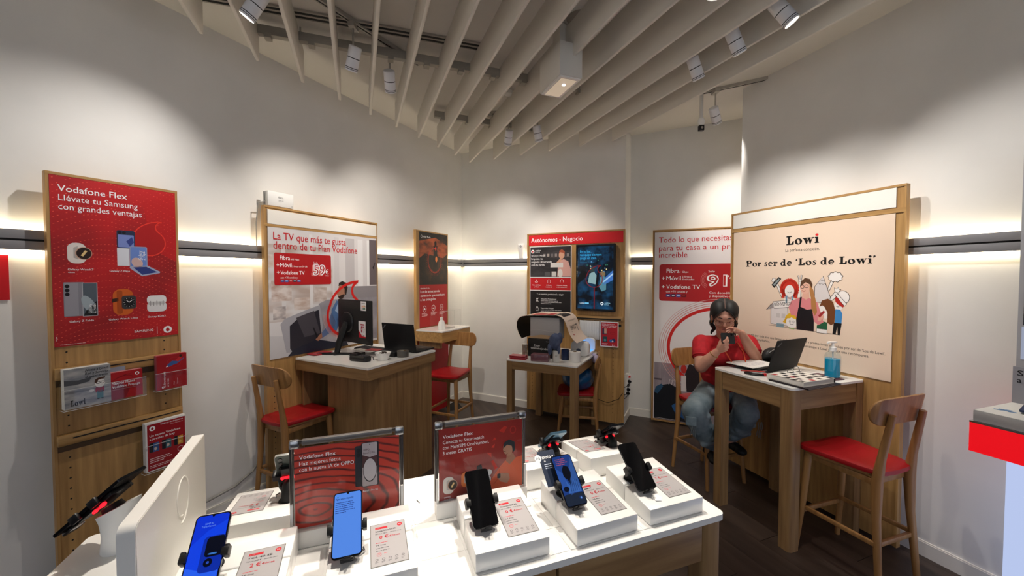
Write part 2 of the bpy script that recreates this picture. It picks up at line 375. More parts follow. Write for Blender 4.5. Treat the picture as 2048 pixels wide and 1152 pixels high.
# ------------------------------------------------ spotlights
LENS_ON = mat('lit_lens', 'fff3df', emit=14); LENS = mat('lens_glass', 'e9e2d2', .1, emit=1.6)
SPM = mat('spot_white', 'e9e9ec', .35)
def spot(loc, target, label, power, angle=62, blend=.6, on=False, color=(1, .92, .83), stem=True, size=.02):
    t = thing('spotlight', label, 'spotlight', loc)
    p = Vector(loc); d = (Vector(target)-p).normalized(); q = d.to_track_quat('-Z', 'Y').to_matrix().to_4x4()
    # body axis along local -z of q
    mb = MB(); mb.lathe([(.0, .075), (.034, .075), (.040, .07), (.040, .006)], n=24, m=0, M=q)
    mb.lathe([(.040, .001), (.040, -.075), (.036, -.078), (.036, -.06)], n=24, m=0, M=q, cap=False)
    part('housing', mb, SPM, t)
    part('band', MB().lathe([(.0385, .007), (.0385, 0)], n=24, M=q), BLKM, t)
    part('vent', MB().lathe([(.0408, -.054), (.0408, -.058)], n=24, M=q, cap=False).lathe([(.0408, -.064), (.0408, -.067)], n=24, M=q, cap=False), DARK, t)
    part('lens', MB().lathe([(0, -.074), (.035, -.074)], n=24, M=q, cap=False), LENS_ON if on else LENS, t)
    if stem:
        part('stem', MB().cone((0, 0, .05), (0, 0, 3.375-loc[2]), .007, n=8).box(-.02, .02, -.04, .04, 3.345-loc[2], 3.376-loc[2]), mat('track_paint', 'b4afa6', .4), t)
    l = bpy.data.lights.new('bulb', 'SPOT'); l.energy = power*SPOT; l.spot_size = R(angle); l.spot_blend = blend; l.shadow_soft_size = size; l.color = color
    b = bpy.data.objects.new('bulb', l); COL.objects.link(b); b.parent = t; b.matrix_local = q @ Matrix.Translation((0, 0, -.085))
    return t
def atw(f, x, off, z): return at(f, x, -off, z)
spot((-1.376, 2.13, 3.15), atw('L', -3.72, .0, 1.75), 'lit white cylinder spotlight at the top left with its bright lens towards us', 36, 88, 1, True, color=(1, .95, .90))
spot((-1.056, 2.64, 3.15), atw('L', -2.35, 0, 1.55), 'larger of the two white cylinder spotlights hanging upright from the slanting track', 46, 82, 1)
spot((-.908, 2.94, 3.15), atw('L', -1.15, 0, 1.6), 'tilted white cylinder spotlight on the slanting track, right of its upright neighbour', 44, 80, 1)
spot((-.037, 4.11, 3.15), atw('B', .45, 0, 1.5), 'leftmost of the two small white spotlights near the back corner', 36, 86, 1)
spot((.26, 4.0, 3.15), atw('B', 1.55, 0, 1.35), 'small white spotlight right of its twin near the back corner, below the slats', 44, 80, 1)
spot((1.83, 3.557, 3.15), atw('K', 1.22, 0, 2.15), 'white spotlight hanging on a stem in the recess left of the right wall end', 48, 78, 1)
spot((1.277, 2.76, 3.15), atw('R', -.98, 0, 1.45), 'third white spotlight from the top right, hanging upright under the slats', 42, 80, 1, color=(1, .95, .89))
spot((1.38, 2.453, 3.15), atw('R', -.45, 0, 1.45), 'middle white spotlight of the row at the top right, tilted to the wall', 38, 80, 1, color=(1, .95, .89))
spot((1.486, 2.183, 3.15), atw('R', .55, 0, 1.4), 'lit white cylinder spotlight at the very top right of the picture', 42, 84, 1, True, color=(1, .95, .9))
# unseen: three table lamps, three added to brighten woman, left desk, back table
for i, (a, b, pw) in enumerate([((.12, 1.72, 3.04), (.05, 1.25, .95), 95), ((-.72, 1.66, 3.04), (-.75, 1.15, .95), 95), ((.92, 1.80, 3.04), (.5, 1.38, .95), 66), ((.95, 1.62, 3.04), (1.75, 3.05, 1.0), 34), ((-.45, 1.62, 3.04), (-1.15, 3.1, 1.0), 30), ((.3, 1.60, 3.04), (.45, 4.0, .8), 22)]):
    spot(a, b, 'unseen white ceiling spotlight above the view', pw, 58, .6, stem=True, size=.03, color=(1, .91, .80)).__setitem__('group', 'spotlights above the display table outside the view')
# emergency light
t = thing('emergency_light', 'square white box lamp with a glowing pane hanging between the slats', 'emergency light', (.33, 2.71, 0), prz)
part('housing', MB().box(-.083, .083, -.15, .15, 3.0, 3.215, 0, .004).box(-.03, .03, -.05, .05, 3.21, 3.40), SLAT, t)
part('pane_frame', MB().box(-.075, .075, -.14, .14, 2.992, 3.0), WPL, t)
part('pane', MB().box(-.055, .055, -.12, .12, 2.988, 2.993), mat('warm_pane', 'cdb79d', .3, emit=.55), t)
part('bulb_glow', MB().ell((-.0, -.05, 2.988), (.012, .012, .006)), mat('cool_led', 'dfe8ff', emit=6), t)
t = thing('smoke_detector', 'small round smoke detector on the ceiling between two slats', 'smoke detector', (-.03, 3.60, 3.40))
part('base', MB().lathe([(.052, 0), (.052, -.02)], n=24), WHM, t); part('sensor', MB().lathe([(.045, -.02), (.04, -.045), (.022, -.055), (0, -.055)], n=24), WPL, t); part('ring', MB().lathe([(.0425, -.032), (.0415, -.037)], n=24, cap=False), DARK, t)
t = thing('ceiling_speaker', 'flat round grey ceiling speaker high up behind the slats', 'ceiling speaker', (.444, 2.60, 3.40))
part('rim', MB().lathe([(.10, 0), (.10, -.012), (.088, -.014)], n=28, cap=False), CEIL, t); part('grille', MB().lathe([(0, -.008), (.09, -.008)], n=28, cap=False), mat('speaker_mesh', '9d968d', .8), t)
t = thing('dome_sensor', 'small dark sensor head under the second support bar', 'sensor', (-.16, 4.18, 3.30))
part('mount', MB().cone((0, 0, .1), (0, 0, -.01), .02, n=12), WHM, t); part('head', MB().ell((0, 0, -.035), (.022, .022, .028)), BLKM, t)
t = thing('security_camera', 'white pendant security camera with a dark lens hanging in the recess', 'security camera', (1.735, 3.62, 3.40))
part('mount', MB().lathe([(.05, 0), (.05, -.012), (.02, -.02)], n=20), WPL, t)
part('stem', MB().cone((0, 0, 0), (0, 0, -.27), .016, n=14), WHM, t)
part('head', MB().lathe([(.02, -.25), (.03, -.27), (.03, -.30), (.018, -.315)], n=18), WPL, t)
part('lens', MB().box(-.022, .022, -.02, .02, -.365, -.315, 0, .004), BLK, t); part('glass', MB().lathe([(0, 0), (.011, 0)], n=14, M=TM((0, -.0205, -.34), rx=R(90)), cap=False), CHR, t)
# ------------------------------------------------ light rails on the walls
LEDM = mat('led_strip', 'ffeec8', emit=9*LED)
def rail(f, x0, x1, label):
    t = thing('wall_rail', label, 'wall rail', at(f, x0, 0), rot(f)); w = x1-x0
    part('upper_profile', MB().box(0, w, -.05, -.028, 1.886, 1.932, 0, .002), GREY, t)
    part('lower_profile', MB().box(0, w, -.05, -.028, 1.832, 1.876, 0, .002), GREY, t)
    part('groove', MB().box(0, w, -.044, -.0, 1.84, 1.925), DARK, t)
    part('light_strip', MB().box(.01, w-.01, -.0275, -.010, 1.928, 1.932).box(.01, w-.01, -.0275, -.010, 1.832, 1.837), LEDM, t); return t
rail('L', -6.5, -.05, 'grey light rail along the left wall with a glow above and below')
rail('B', .05, 2.223, 'grey light rail on the back wall between the corner and the red-topped board')
rail('K', .02, 1.6, 'grey light rail in the recess left of the red and white price poster')
rail('R', -1.25, .40, 'grey light rail on the right wall beside the cream poster board')
t = thing('air_freshener', 'small white air freshener mounted above the back wall rail', 'air freshener', at('B', .93, 0), rot('B'))
part('body', MB().rings([rrect(-.045*k, .045*k, -.052-dy, -.052+.05*k, .02*k+.001, 4) and [(px, py, z) for px, py in rrect(-.045*k, .045*k, -.06*k, 0, .018)] for z, k, dy in ((1.925, .75, 0), (1.95, .8, 0), (2.08, .98, 0), (2.11, .95, 0), (2.12, .8, 0))]), WPL, t)
part('nozzle', MB().lathe([(0, 0), (.013, 0), (.013, -.004)], n=14, M=TM((.005, -.0585, 2.085), rx=R(-90)), cap=False), BLK, t)

# ================================================================ display boards
def holes(parent, xs, z0, z1, y, step=.032, skip=()):
    mb = MB(); n = int((z1-z0)/step)
    for x in xs:
        for i in range(n+1):
            z = z0+i*step
            if any(a <= z <= b for a, b in skip): continue
            mb.add([(x+.0045*math.cos(2*PI*k/8), y, z+.0045*math.sin(2*PI*k/8)) for k in range(8)], [list(range(8))], 0)
    me = bpy.data.meshes.new('shelf_holes'); me.from_pydata(mb.v, [], mb.f); me.materials.append(DARK)
    return part('shelf_holes', me, None, parent, kind='stuff')
def board(f, x0, x1, z0, z1, label, off=.12, th=.035, name='display_board'):
    t = thing(name, label, 'display board', at(f, x0, -off), rot(f)); w = x1-x0
    part('backboard', MB().box(0, w, .006, th, z0, z1), WZ, t)
    part('side_trim', MB().box(0, .012, 0, .006, z0, z1), WZ, t); part('side_trim', MB().box(w-.012, w, 0, .006, z0, z1), WZ, t)
    part('top_trim', MB().box(0, w, -.001, .006, z1-.014, z1), WX, t)
    for a_, b_, c_, d_, e_ in ((.08, .14, off-.004, z1-.26, z1-.1), (w-.14, w-.08, off-.004, z1-.26, z1-.1), (.08, .14, off-.005, .3, .6), (w-.14, w-.08, off-.005, .3, .6)): part('wall_bracket', MB().box(a_, b_, th, c_, d_, e_), WHM, t)
    return t
def canvas_thing(name, label, cat, f, x, off, z, cv, w, h, th=.0015, paper='f2f0ec', group=None):
    t = thing(name, label, cat, at(f, x, -off, z), rot(f), group)
    part('sheet', MB().box(0, w, 0, th, 0, h), mat('paper_'+paper, paper, .5), t)
    cv.build(t); return t
# ---------- left wall: first board with the gadget poster
P1 = board('L', -3.86, -3.318, .05, 2.228, 'oak board at the far left carrying the red poster of watches, phones and earbuds', .12)
part('ledge', MB().box(.008, .534, -.022, .004, 1.172, 1.232, 0, .003).box(.04, .50, -.0235, -.02, 1.208, 1.213, 1), [WX, DARK], P1)
part('ledge', MB().box(.008, .534, -.024, .004, .832, .888, 0, .003).box(.06, .52, -.0255, -.02, .862, .868, 1), [WX, DARK], P1)
for z_ in (1.135, .797): part('rear_strip', MB().box(.01, .532, .001, .0062, z_, z_+.036), wood('oak_dark', '4a351d', '5b4325', 'x'), P1)
holes(P1, (.055, .46), .10, 1.31, .0055, .055, ((1.13, 1.24), (.79, .9)))
def ribbon_dots():
    m = bpy.data.materials.new('red_dotted_print'); m.use_nodes = True; nt = m.node_tree; b = nt.nodes['Principled BSDF']; b.inputs['Roughness'].default_value = .45
    tc = nt.nodes.new('ShaderNodeTexCoord'); n = nt.nodes.new('ShaderNodeTexNoise'); n.inputs['Scale'].default_value = 3
    r = nt.nodes.new('ShaderNodeValToRGB'); r.color_ramp.elements[0].color = lin('9c1218'); r.color_ramp.elements[1].color = lin('c4161c'); r.color_ramp.elements[0].position = .4; r.color_ramp.elements[1].position = .6
    nt.links.new(tc.outputs['Object'], n.inputs[0]); nt.links.new(n.outputs[0], r.inputs[0]); nt.links.new(r.outputs[0], b.inputs['Base Color']); return m
RDOT = ribbon_dots()
def watch(cv, x, y, s, strap, face='2a1a16', hand='e8c88a', edge='c9a08a'):
    cv.poly(rrect(x-.92*s, x+.55*s, y-1.15*s, y+1.15*s, .62*s, 6), strap)
    cv.poly([(x-.45*s, y+.6*s), (x-.1*s, y+.8*s), (x-.1*s, y-.7*s), (x-.45*s, y-.5*s)], 'b9b2ac' if strap != 'd8641e' else '7a3a14', cv.L+1)
    cv.ell(x+.35*s, y, .68*s, .72*s, edge, cv.L+2); cv.ell(x+.37*s, y, .6*s, .64*s, face, cv.L+3)
    cv.line([(x+.2*s, y-.3*s), (x+.55*s, y+.3*s)], .22*s, hand, cv.L+4)
def tri_phone(cv, x, y, w, h, c, L):
    cv.rect(x, y, w, h, c, L, r=.008)
cv = CV(); W1, H1 = .518, .875
cv.rect(0, 0, W1, H1, RDOT)
rg = random.Random(3)
for i in range(36):                      # wavy rows of light dots
    y0 = -.12+i*.029
    for j in range(34):
        x = .008+j*.0155; y = y0+.10*math.sin(x*6.5+.4)+.05*x+.01*math.sin(i*.8+x*14)
        if not (.004 < y < H1-.006) or x > W1-.006: continue
        if .675 < y < .85 and .02 < x < .37: 
            if rg.random() < .35: continue
        cv.poly([(x, y), (x+.0058, y+.0014), (x+.006, y+.0042), (x, y+.0028)], 'ee5a4a' if (i+j) % 3 else 'd8463a', 1)
cv.poly([(.36, .80), (.518, .875), (.518, .45), (.40, .52)], 'c31a1e', 1)
cv.poly(qmark(.385, .56, .078, 30), 'b5171b', 2); q = qmark(.385, .56, .078, 34); cv.line(q, .0055, 'ef3a2c', 3, True)
cv.L = 4
cv.text('Vodafone Flex', .028, .795, .047, 'ffffff', .265, .02); cv.text('Llévate tu Samsung', .03, .748, .045, 'ffffff', .309); cv.text('con grandes ventajas', .029, .703, .045, 'ffffff', .327)
watch(cv, .098, .482, .047, 'e8dfd8')
cv.text('Galaxy Watch7', .055, .392, .0145, 'ffffff', .094, .01); cv.text('40mm', .055, .378, .010, 'ffffff')
cv.rect(.245, .42, .052, .10, 'dfe3ee', r=.006); cv.rect(.245, .52, .078, .10, '2a3350', r=.008); cv.rect(.250, .525, .068, .07, '7d8fd0', 5, r=.004); cv.poly([(.285, .56), (.31, .585), (.318, .555), (.30, .53)], '39478f', 6); cv.rect(.245, .42, .052, .1, 'e4e7f0', 5)
cv.ell(.258, .607, .008, .008, '11131d', 6); cv.ell(.276, .607, .008, .008, '11131d', 6)
cv.rect(.298, .415, .078, .118, '9aa3c4', 6, r=.007); cv.rect(.302, .419, .07, .11, '6f8fd6', 7, r=.005); cv.ell(.33, .44, .024, .03, 'd6b5b0', 8, .5)
cv.poly([(.298, .418), (.376, .424), (.435, .388), (.432, .38), (.35, .362), (.296, .408)], 'aab2cf', 8); cv.poly([(.312, .412), (.37, .417), (.422, .386), (.352, .37)], '2b3f86', 9)
cv.text('Galaxy', .350, .455, .02, 'ffffff', .055, rot=PI/2, L=9); cv.text('Z Flip6', .366, .455, .018, 'ffffff', .05, rot=PI/2, L=9)
cv.text('Galaxy Z Flip6', .212, .386, .0145, 'ffffff', .085, .01)
cv.rect(.037, .152, .075, .178, '8b8a92', 5, r=.004); cv.rect(.040, .155, .05, .172, '9c9aa2', 6); cv.rect(.104, .148, .058, .179, 'b9babf', 6, r=.003); cv.rect(.107, .151, .052, .173, '56616b', 7); cv.ell(.128, .21, .022, .052, 'a7b4bb', 8, .4); cv.poly([(.107, .151), (.159, .151), (.159, .23), (.115, .175)], '14171b', 8)
for k in range(3): cv.ell(.05, .309-k*.021, .0085, .0095, '0d0e12', 9)
cv.text('Galaxy', .138, .163, .018, 'ffffff', .05, rot=PI/2, L=10); cv.text('Z Fold6', .154, .163, .018, 'ffffff', .052, rot=PI/2, L=10)
cv.text('Galaxy Z Fold6', .055, .121, .0145, 'ffffff', .09, .01)
cv.L = 5; cv.poly(rrect(.222, .308, .142, .29, .036, 6), 'd8641e'); cv.poly(rrect(.238, .262, .15, .282, .01, 4), 'b24c12', 6); cv.poly([(.218, .235), (.245, .24), (.245, .222), (.218, .214)], '3a1f10', 6)
cv.rect(.258, .175, .062, .076, '3c3a3c', 6, r=.014); cv.ell(.29, .213, .026, .029, '0b0b0d', 7)
for k in range(12): a = k*PI/6; cv.line([(.29+.019*math.cos(a), .213+.022*math.sin(a)), (.29+.024*math.cos(a), .213+.027*math.sin(a))], .0022, 'e4e4e4', 8)
cv.line([(.29, .213), (.279, .224)], .003, 'ffffff', 8); cv.line([(.29, .213), (.304, .226)], .003, 'ffffff', 8)
cv.text('Galaxy Watch Ultra', .203, .117, .0145, 'ffffff', .123, .01)
cv.rect(.369, .150, .092, .058, 'e9e8e8', 6, r=.02); cv.rect(.369, .195, .092, .052, 'f4f3f2', 7, r=.02); cv.rect(.374, .192, .082, .018, 'cfcdcc', 8, r=.006)
for k in range(5): cv.line([(.385+k*.015, .185), (.385+k*.015, .215-(k % 2)*.006)], .0035, '9d9a9a', 9)
cv.text('Galaxy Buds3', .37, .117, .0145, 'ffffff', .085, .01)
cv.text('SAMSUNG', .309, .036, .019, 'ffffff', .086, .015); cv.rect(.4125, .016, .0016, .045, 'ffffff'); cv.logo(.464, .037, .021, 'ffffff', 'b5171b', 6)
cv.greek(.02, .008, .20, 1, .004, 'f1d4d2', .5); cv.greek(.006, .05, .006, 4, .006, 'f1d4d2', .5)
canvas_thing('poster', 'red poster of phones, smartwatches and earbuds on the far left board', 'poster', 'L', -3.847, .1195, 1.34, cv, W1, H1)

# ---------- leaflet holders on it
def holder(name, label, x, z, w, d, h, off=.145, hb=None):
    t = thing(name, label, 'leaflet holder', at('L', x, -off, z), rot('L'))
    mb = MB(); e = .002
    mb.box(0, w, -d-e, -d, 0, h).box(0, w, 0, e, 0, hb or h*1.3).box(0, e, -d, 0, 0, h).box(w-e, w, -d, 0, 0, h).box(0, w, -d, 0, -e, 0)
    part('pocket', mb, ACR, t); part('rim', MB().box(0, w, -d-e*1.3, -d, h-.0015, h+.0005).box(0, w, -d-e*1.3, -d, -e, 0).box(-.0005, .001, -d, 0, -e, 0), mat('acrylic_edge', 'dcdcd8', .2), t)
    return t
def stack(name, label, cat, x, z, w, d, h, off, cv, paper='e9e6e2', edge=None):
    t = thing(name, label, cat, at('L', x, -off, z), rot('L'))
    mb = MB(); n = max(3, int(d/.004)); rg2 = random.Random(int(x*1000))
    for i in range(n):
        y1 = -i*d/n; y0 = -(i+1)*d/n+.0005; dz = rg2.uniform(-.0012, .0008); dx = rg2.uniform(-.0006, .0006)
        mb.box(dx, w+dx, y0, y1, 0, h+dz)
    part('leaflets', mb, mat('paper_'+(edge or paper), edge or paper, .6), t)
    a, b = cv.build(t, TM((0, -d+.0002, 0))); return t
holder('leaflet_holder', 'wide clear acrylic holder with a white and a red leaflet stack', -3.842, 1.020, .325, .045, .105, .145)
cv = CV(); w, h = .172, .205
cv.rect(0, 0, w, h, noise_mat('grey_sky_print', '7d8187', 'b4b2b0', (2, 1, 7), 7, .5)); cv.poly([(0, .15), (.05, .142), (.10, .150), (.09, .128), (.04, .12), (0, .122)], '4d4f54', 1)
cv.L = 2
for i, s in enumerate(('¡Vente a Lowi!', 'Red y Servicio', 'al mejor precio')): cv.text(s, .16, .182-i*.017, .0175, '17181a', .085, .03, 'R', sh=.15)
fat(cv, 'Lowi', .02, .014, .019, '101010', None, .055)
cv.rect(.118, .03, .024, .042, '4f7d86', 3); cv.rect(.112, .062, .034, .030, 'a01c35', 3, r=.008); cv.ell(.13, .110, .019, .023, 'eae6e0', 4); cv.poly([(.109, .118), (.112, .132), (.122, .139), (.150, .142), (.150, .134), (.124, .128), (.115, .110)], '4a2a18', 5)
cv.ring(.123, .113, .007, .006, .002, '111111', L=6); cv.ring(.140, .113, .007, .006, .002, '111111', L=6); cv.ell(.098, .078, .010, .007, 'e4e2de', 4); cv.rect(.118, .026, .009, .005, '111111', 4); cv.rect(.133, .026, .009, .005, '111111', 4)
stack('leaflet_stack', 'thick grey and white leaflet stack with a cartoon man in glasses, in the wide holder', 'leaflets', -3.836, 1.024, w, .040, h, .146, cv)
cv = CV(); w, h = .135, .150
cv.rect(0, 0, w, h, 'b3121a'); cv.poly([(0, 0), (.06, 0), (.08, .05), (.03, .10), (0, .06)], '8d0f1c', 1)
for i in range(6): cv.line([(.0+.01*i, .10+.006*i), (.035+.012*i, .125+.002*i), (.09, .12-.002*i)], .0014, '8a1117', 2)
cv.L = 3; cv.text('Nuevos Planes', .006, .083, .021, 'ffffff', .096, .02); cv.text('Vodafone Prepago', .006, .064, .020, 'ffffff', .118, .005); cv.rect(.0, .054, .105, .001, 'e8b8b8'); cv.logo(.112, .128, .0095, 'ffffff', 'b3121a')
stack('leaflet_stack', 'red leaflet stack for prepaid plans beside the cartoon leaflets', 'leaflets', -3.663, 1.024, w, .030, h, .146, cv, 'd88a8c')
t = thing('envelope', 'grey-blue card tucked behind the red leaflet stack', 'card', at('L', -3.66, -.144, 1.03), rot('L')); part('card', MB().box(0, .07, -.0015, 0, 0, .168), mat('grey_blue_card', '8d97a6', .5), t)
holder('leaflet_holder', 'small clear holder at the board edge with one red leaflet stack', -3.470, 1.020, .165, .034, .105, .145)
cv = CV(); w, h = .148, .205
cv.rect(0, 0, w, h, 'a51019'); cv.ring(.085, .155, .035, .03, .002, 'c22229', L=1); cv.L = 2
cv.poly([(.05, .145), (.075, .165), (.095, .16), (.12, .165), (.135, .178), (.13, .168), (.1, .145), (.08, .14), (.055, .13)], '3d5f9a'); cv.poly([(.09, .165), (.11, .185), (.125, .175), (.105, .155)], 'c8282c', 3); cv.ell(.118, .19, .007, .008, '3a1d14', 3); cv.ell(.05, .135, .006, .003, 'f0ece8', 3, .5)
cv.text('La fibra más rápida', .04, .012, .014, 'ffffff', .095, .01, rot=PI/2); cv.text('en tu casa', .056, .012, .012, 'ffffff', .05, rot=PI/2); cv.text('Móvil', .085, .02, .009, 'f0c8c8', rot=PI/2); cv.text('Televisión', .102, .02, .009, 'f0c8c8', rot=PI/2); cv.logo(.028, .014, .006, 'ffffff', 'a51019')
stack('leaflet_stack', 'red leaflet stack with a jumping figure in the small holder at the board edge', 'leaflets', -3.462, 1.024, w, .028, h, .146, cv, 'c46068')
holder('catalogue_holder', 'tall clear acrylic holder low on the board with thick red catalogues', -3.535, .555, .215, .040, .16, .147)
cv = CV(); w, h = .195, .285
cv.rect(0, 0, w, h, 'f0eeec'); cv.rect(.008, .006, w-.012, h-.014, 'a3101b', 1); cv.L = 2
cv.logo(.032, .252, .014, 'ffffff', 'a3101b'); cv.text('Catálogo de dispositivos', .18, .262, .0115, 'ffffff', .11, .01, 'R'); cv.text('Noviembre', .18, .249, .0095, 'f0c8c8', .06, 0, 'R')
cv.text('Un nuevo Vodafone', .018, .204, .0185, 'ffffff', .148, .02); cv.text('a precios de hoy', .018, .184, .0185, 'ffffff', .12, .02)
for i, c in enumerate(('3a5f9a', '3f6f78', 'd79a3a')): cv.rect(.016+i*.059, .112, .03, .055, '16181d', 3, r=.003); cv.rect(.034+i*.059, .112, .027, .053, c, 4, r=.003); cv.ell(.045+i*.059, .13, .007, .010, 'd8c8c0' if i < 2 else 'f0c060', 5)
cv.greek(.018, .072, .12, 3, .011, 'f3d6d6', .4); cv.ring(.165, .085, .014, .014, .002, 'f0d0d0'); cv.greek(.018, .03, .15, 2, .009, 'f3d6d6', .4, seed=4)
stack('catalogue_stack', 'thick stack of red catalogues showing three phones, low on the board', 'catalogues', -3.525, .560, w, .034, h, .149, cv, 'e9e6e2')

# ---------- second board: sofa television poster
P2 = board('L', -2.79, -1.676, .05, 2.232, 'large oak board behind the left desk with a white header strip', .12)
part('header_panel', MB().box(.026, 1.098, -.003, .006, 2.098, 2.205), mat('header_white', 'ece8e0', .5), P2)
part('middle_trim', MB().box(0, 1.114, -.001, .006, 2.076, 2.096), WX, P2)
holes(P2, (.06, 1.05), .15, 1.02, .0055, .045)
blur = noise_mat('blurred_room_print', 'b9a79d', 'dedbdb', (1.2, 1, 3.2), 2.2, .5, 2, .42, .6)
cv = CV(); WW, HH = 1.072, 1.015
cv.rect(0, 0, WW, HH, 'dcd8d8'); cv.rect(0, .28, .56, .6, blur, 1)
for x, w, c in ((.10, .035, 'd9d6d6'), (.34, .03, 'e6e3e3'), (.58, .05, 'd3cfd0'), (.70, .10, 'c3bebf'), (.84, .06, 'e9e7e7'), (.95, .03, 'f0eeee')): cv.rect(x, .38, w, .60, c, 2)
for x, y, w, h, c in ((.02, .44, .16, .16, 'b59b8e'), (.2, .36, .14, .1, 'c3ab9c'), (.0, .7, .2, .1, 'cdb6a8'), (.38, .42, .12, .12, 'bba89e'), (.03, .3, .1, .1, '9d9494')): cv.rect(x, y, w, h, noise_mat('blur_'+c, c, 'dcd2cd', (3, 1, 6), 4, .5, 2), 3)
cv.rect(.98, .55, .092, .44, '6c6264', 4); cv.poly([(1.02, .72), (1.05, .77), (1.056, .77), (1.03, .70)], '16141a', 5)
cv.rect(.66, .38, .412, .16, '8f8a8e', 4); cv.poly([(.0, 0), (.45, 0), (.40, .13), (0, .18)], 'cbc8ca', 3)
SOF = noise_mat('sofa_print', '8b878f', 'a9a5ab', (1, 1, 1), 6, .5)
cv.poly([(.42, .10), (.42, .40), (.50, .43), (1.072, .43), (1.072, .02), (.5, .02)], SOF, 5)
cv.poly([(.085, .26), (.12, .30), (.30, .355), (.43, .39), (.46, .20), (.40, .06), (.20, .03), (.13, .03)], 'a8a6ad', 6)
cv.poly([(.16, .24), (.24, .30), (.42, .35), (.44, .15), (.38, .02), (.20, .0), (.16, .06)], '2a2730', 7)
cv.poly([(.215, .30), (.375, .345), (.43, .15), (.285, .135)], '4a454c', 8)
cv.poly([(.14, 0), (.19, .05), (.40, .10), (.58, .05), (.66, .12), (.72, 0)], '1d2030', 8)
cv.poly([(.60, .40), (.66, .42), (.73, .40), (.76, .30), (.74, .08), (.60, .06), (.57, .2)], 'd6d0ce', 9)
cv.poly([(.545, .34), (.60, .42), (.63, .40), (.62, .2), (.585, .13), (.54, .2)], '4a6c9c', 10); cv.poly([(.58, .33), (.61, .39), (.615, .3)], '9fb4d0', 11)
cv.poly([(.545, .32), (.50, .20), (.42, .13), (.44, .10), (.53, .14), (.59, .22)], '5d6f98', 10); cv.poly([(.445, .15), (.40, .12), (.385, .10), (.41, .085), (.45, .11)], 'a06d56', 11); cv.poly([(.362, .20), (.372, .205), (.41, .12), (.395, .11)], '141318', 12)
cv.poly([(.612, .49), (.60, .475), (.612, .468), (.61, .45), (.63, .435), (.66, .43), (.68, .45), (.70, .50), (.69, .55), (.63, .555), (.615, .52)], 'a87860', 11)
cv.poly([(.62, .545), (.625, .575), (.66, .59), (.705, .575), (.72, .53), (.70, .46), (.685, .48), (.685, .52), (.665, .55), (.64, .555)], '241915', 12)
cv.poly([(.612, .45), (.63, .43), (.66, .43), (.685, .46), (.68, .475), (.65, .465)], '2c1f1a', 12)
L0 = 13
q = qmark(.690, .285, .185, 40)
q9 = qmark(.690, .285, .185, 40)
for k in range(1, 6): cv.line([(.690+(x-.690)*(1+.05*k), .285+(y-.285)*(1+.035*k)) for x, y in q9[13:37]], .003, ('e05a50', 'd96a62', 'd6807a', 'd39a96', 'd0aaa8')[k-1], L0)
cv.line(q, .024, 'd3211b', L0+1, True)
cv.rect(.043, .565, .502, .25, 'b8141b', L0+2, r=.014)
cv.L = L0+3
cv.text('La TV que más te gusta', .04, .915, .083, 'cf1f22', .665, .006); cv.text('dentro de tu Plan Vodafone', .04, .845, .083, 'cf1f22', .79, .006)
cv.text('Fibra', .088, .762, .045, 'ffffff', .082, .02); cv.text('600 Mbps', .178, .762, .018, 'ffffff', .07)
cv.text('+', .06, .705, .045, 'ffffff', None, .03); cv.text('Móvil', .090, .706, .045, 'ffffff', .092, .02); cv.text('2 líneas con 50 GB', .188, .706, .018, 'ffffff', .13)
cv.text('+', .062, .648, .045, 'ffffff', None, .03); cv.text('Vodafone TV', .092, .648, .042, 'ffffff', .20, .02); cv.text('con +70 canales y', .092, .616, .022, 'ffffff', .14)
for k, c in enumerate(('243a86', '2f66b8', 'b0282e', '1d3b4a', '2f5fb0')): cv.rect(.092+k*.034, .588, .030, .018, c, r=.006); cv.rect(.097+k*.034, .595, .018, .004, 'ffffff', L0+5)
cv.text('Solo', .375, .738, .024, 'ffffff'); 

for k in (2, 1): cv.text('59', .375-.008*k, .648-.003*k, .115, 'e47a76', .107, .055, L=L0+3)
cv.text('59', .3755, .648, .115, 'ffffff', .108, .052, L=L0+5); cv.text('59', .3795, .648, .115, 'b8141b', .100, 0, L=L0+7)
cv.text('€', .487, .652, .055, 'ffffff', None, .03); cv.text('/mes', .487, .634, .018, 'ffffff')
canvas_thing('poster', 'sofa poster with a man and a red speech mark outline above the left desk', 'poster', 'L', -2.764, .1195, 1.068, cv, WW, HH)
# router on its top edge
t = thing('router', 'small white router box standing on top of the big left board', 'router', at('L', -2.755, -.10, 2.232), rot('L'))
part('body', MB().box(0, .205, -.015, .02, .004, .115, 0, .006), WPL, t); part('back_shell', MB().box(-.006, .02, .018, .034, .0, .112, 0, .004), mat('router_grey', '8b8986', .5), t)
cv = CV(); cv.text('fibra', .08, .068, .022, '3a3a3a', .04, .02); cv.greek(.082, .05, .05, 2, .008, '8a8886', .4); cv.ell(.19, .018, .006, .006, 'b8b6b2'); cv.build(t, TM((0, -.0152, 0)))
t = thing('cable', 'grey cable hanging from the router behind the big left board', 'cable'); a = [at('L', -2.75, -.085, 2.27), at('L', -2.80, -.07, 2.25), at('L', -2.805, -.05, 2.1), at('L', -2.80, -.04, 1.9)]
part('wire', MB().tube(a, .004, 6), mat('wire_grey', '8e8c88', .5), t)

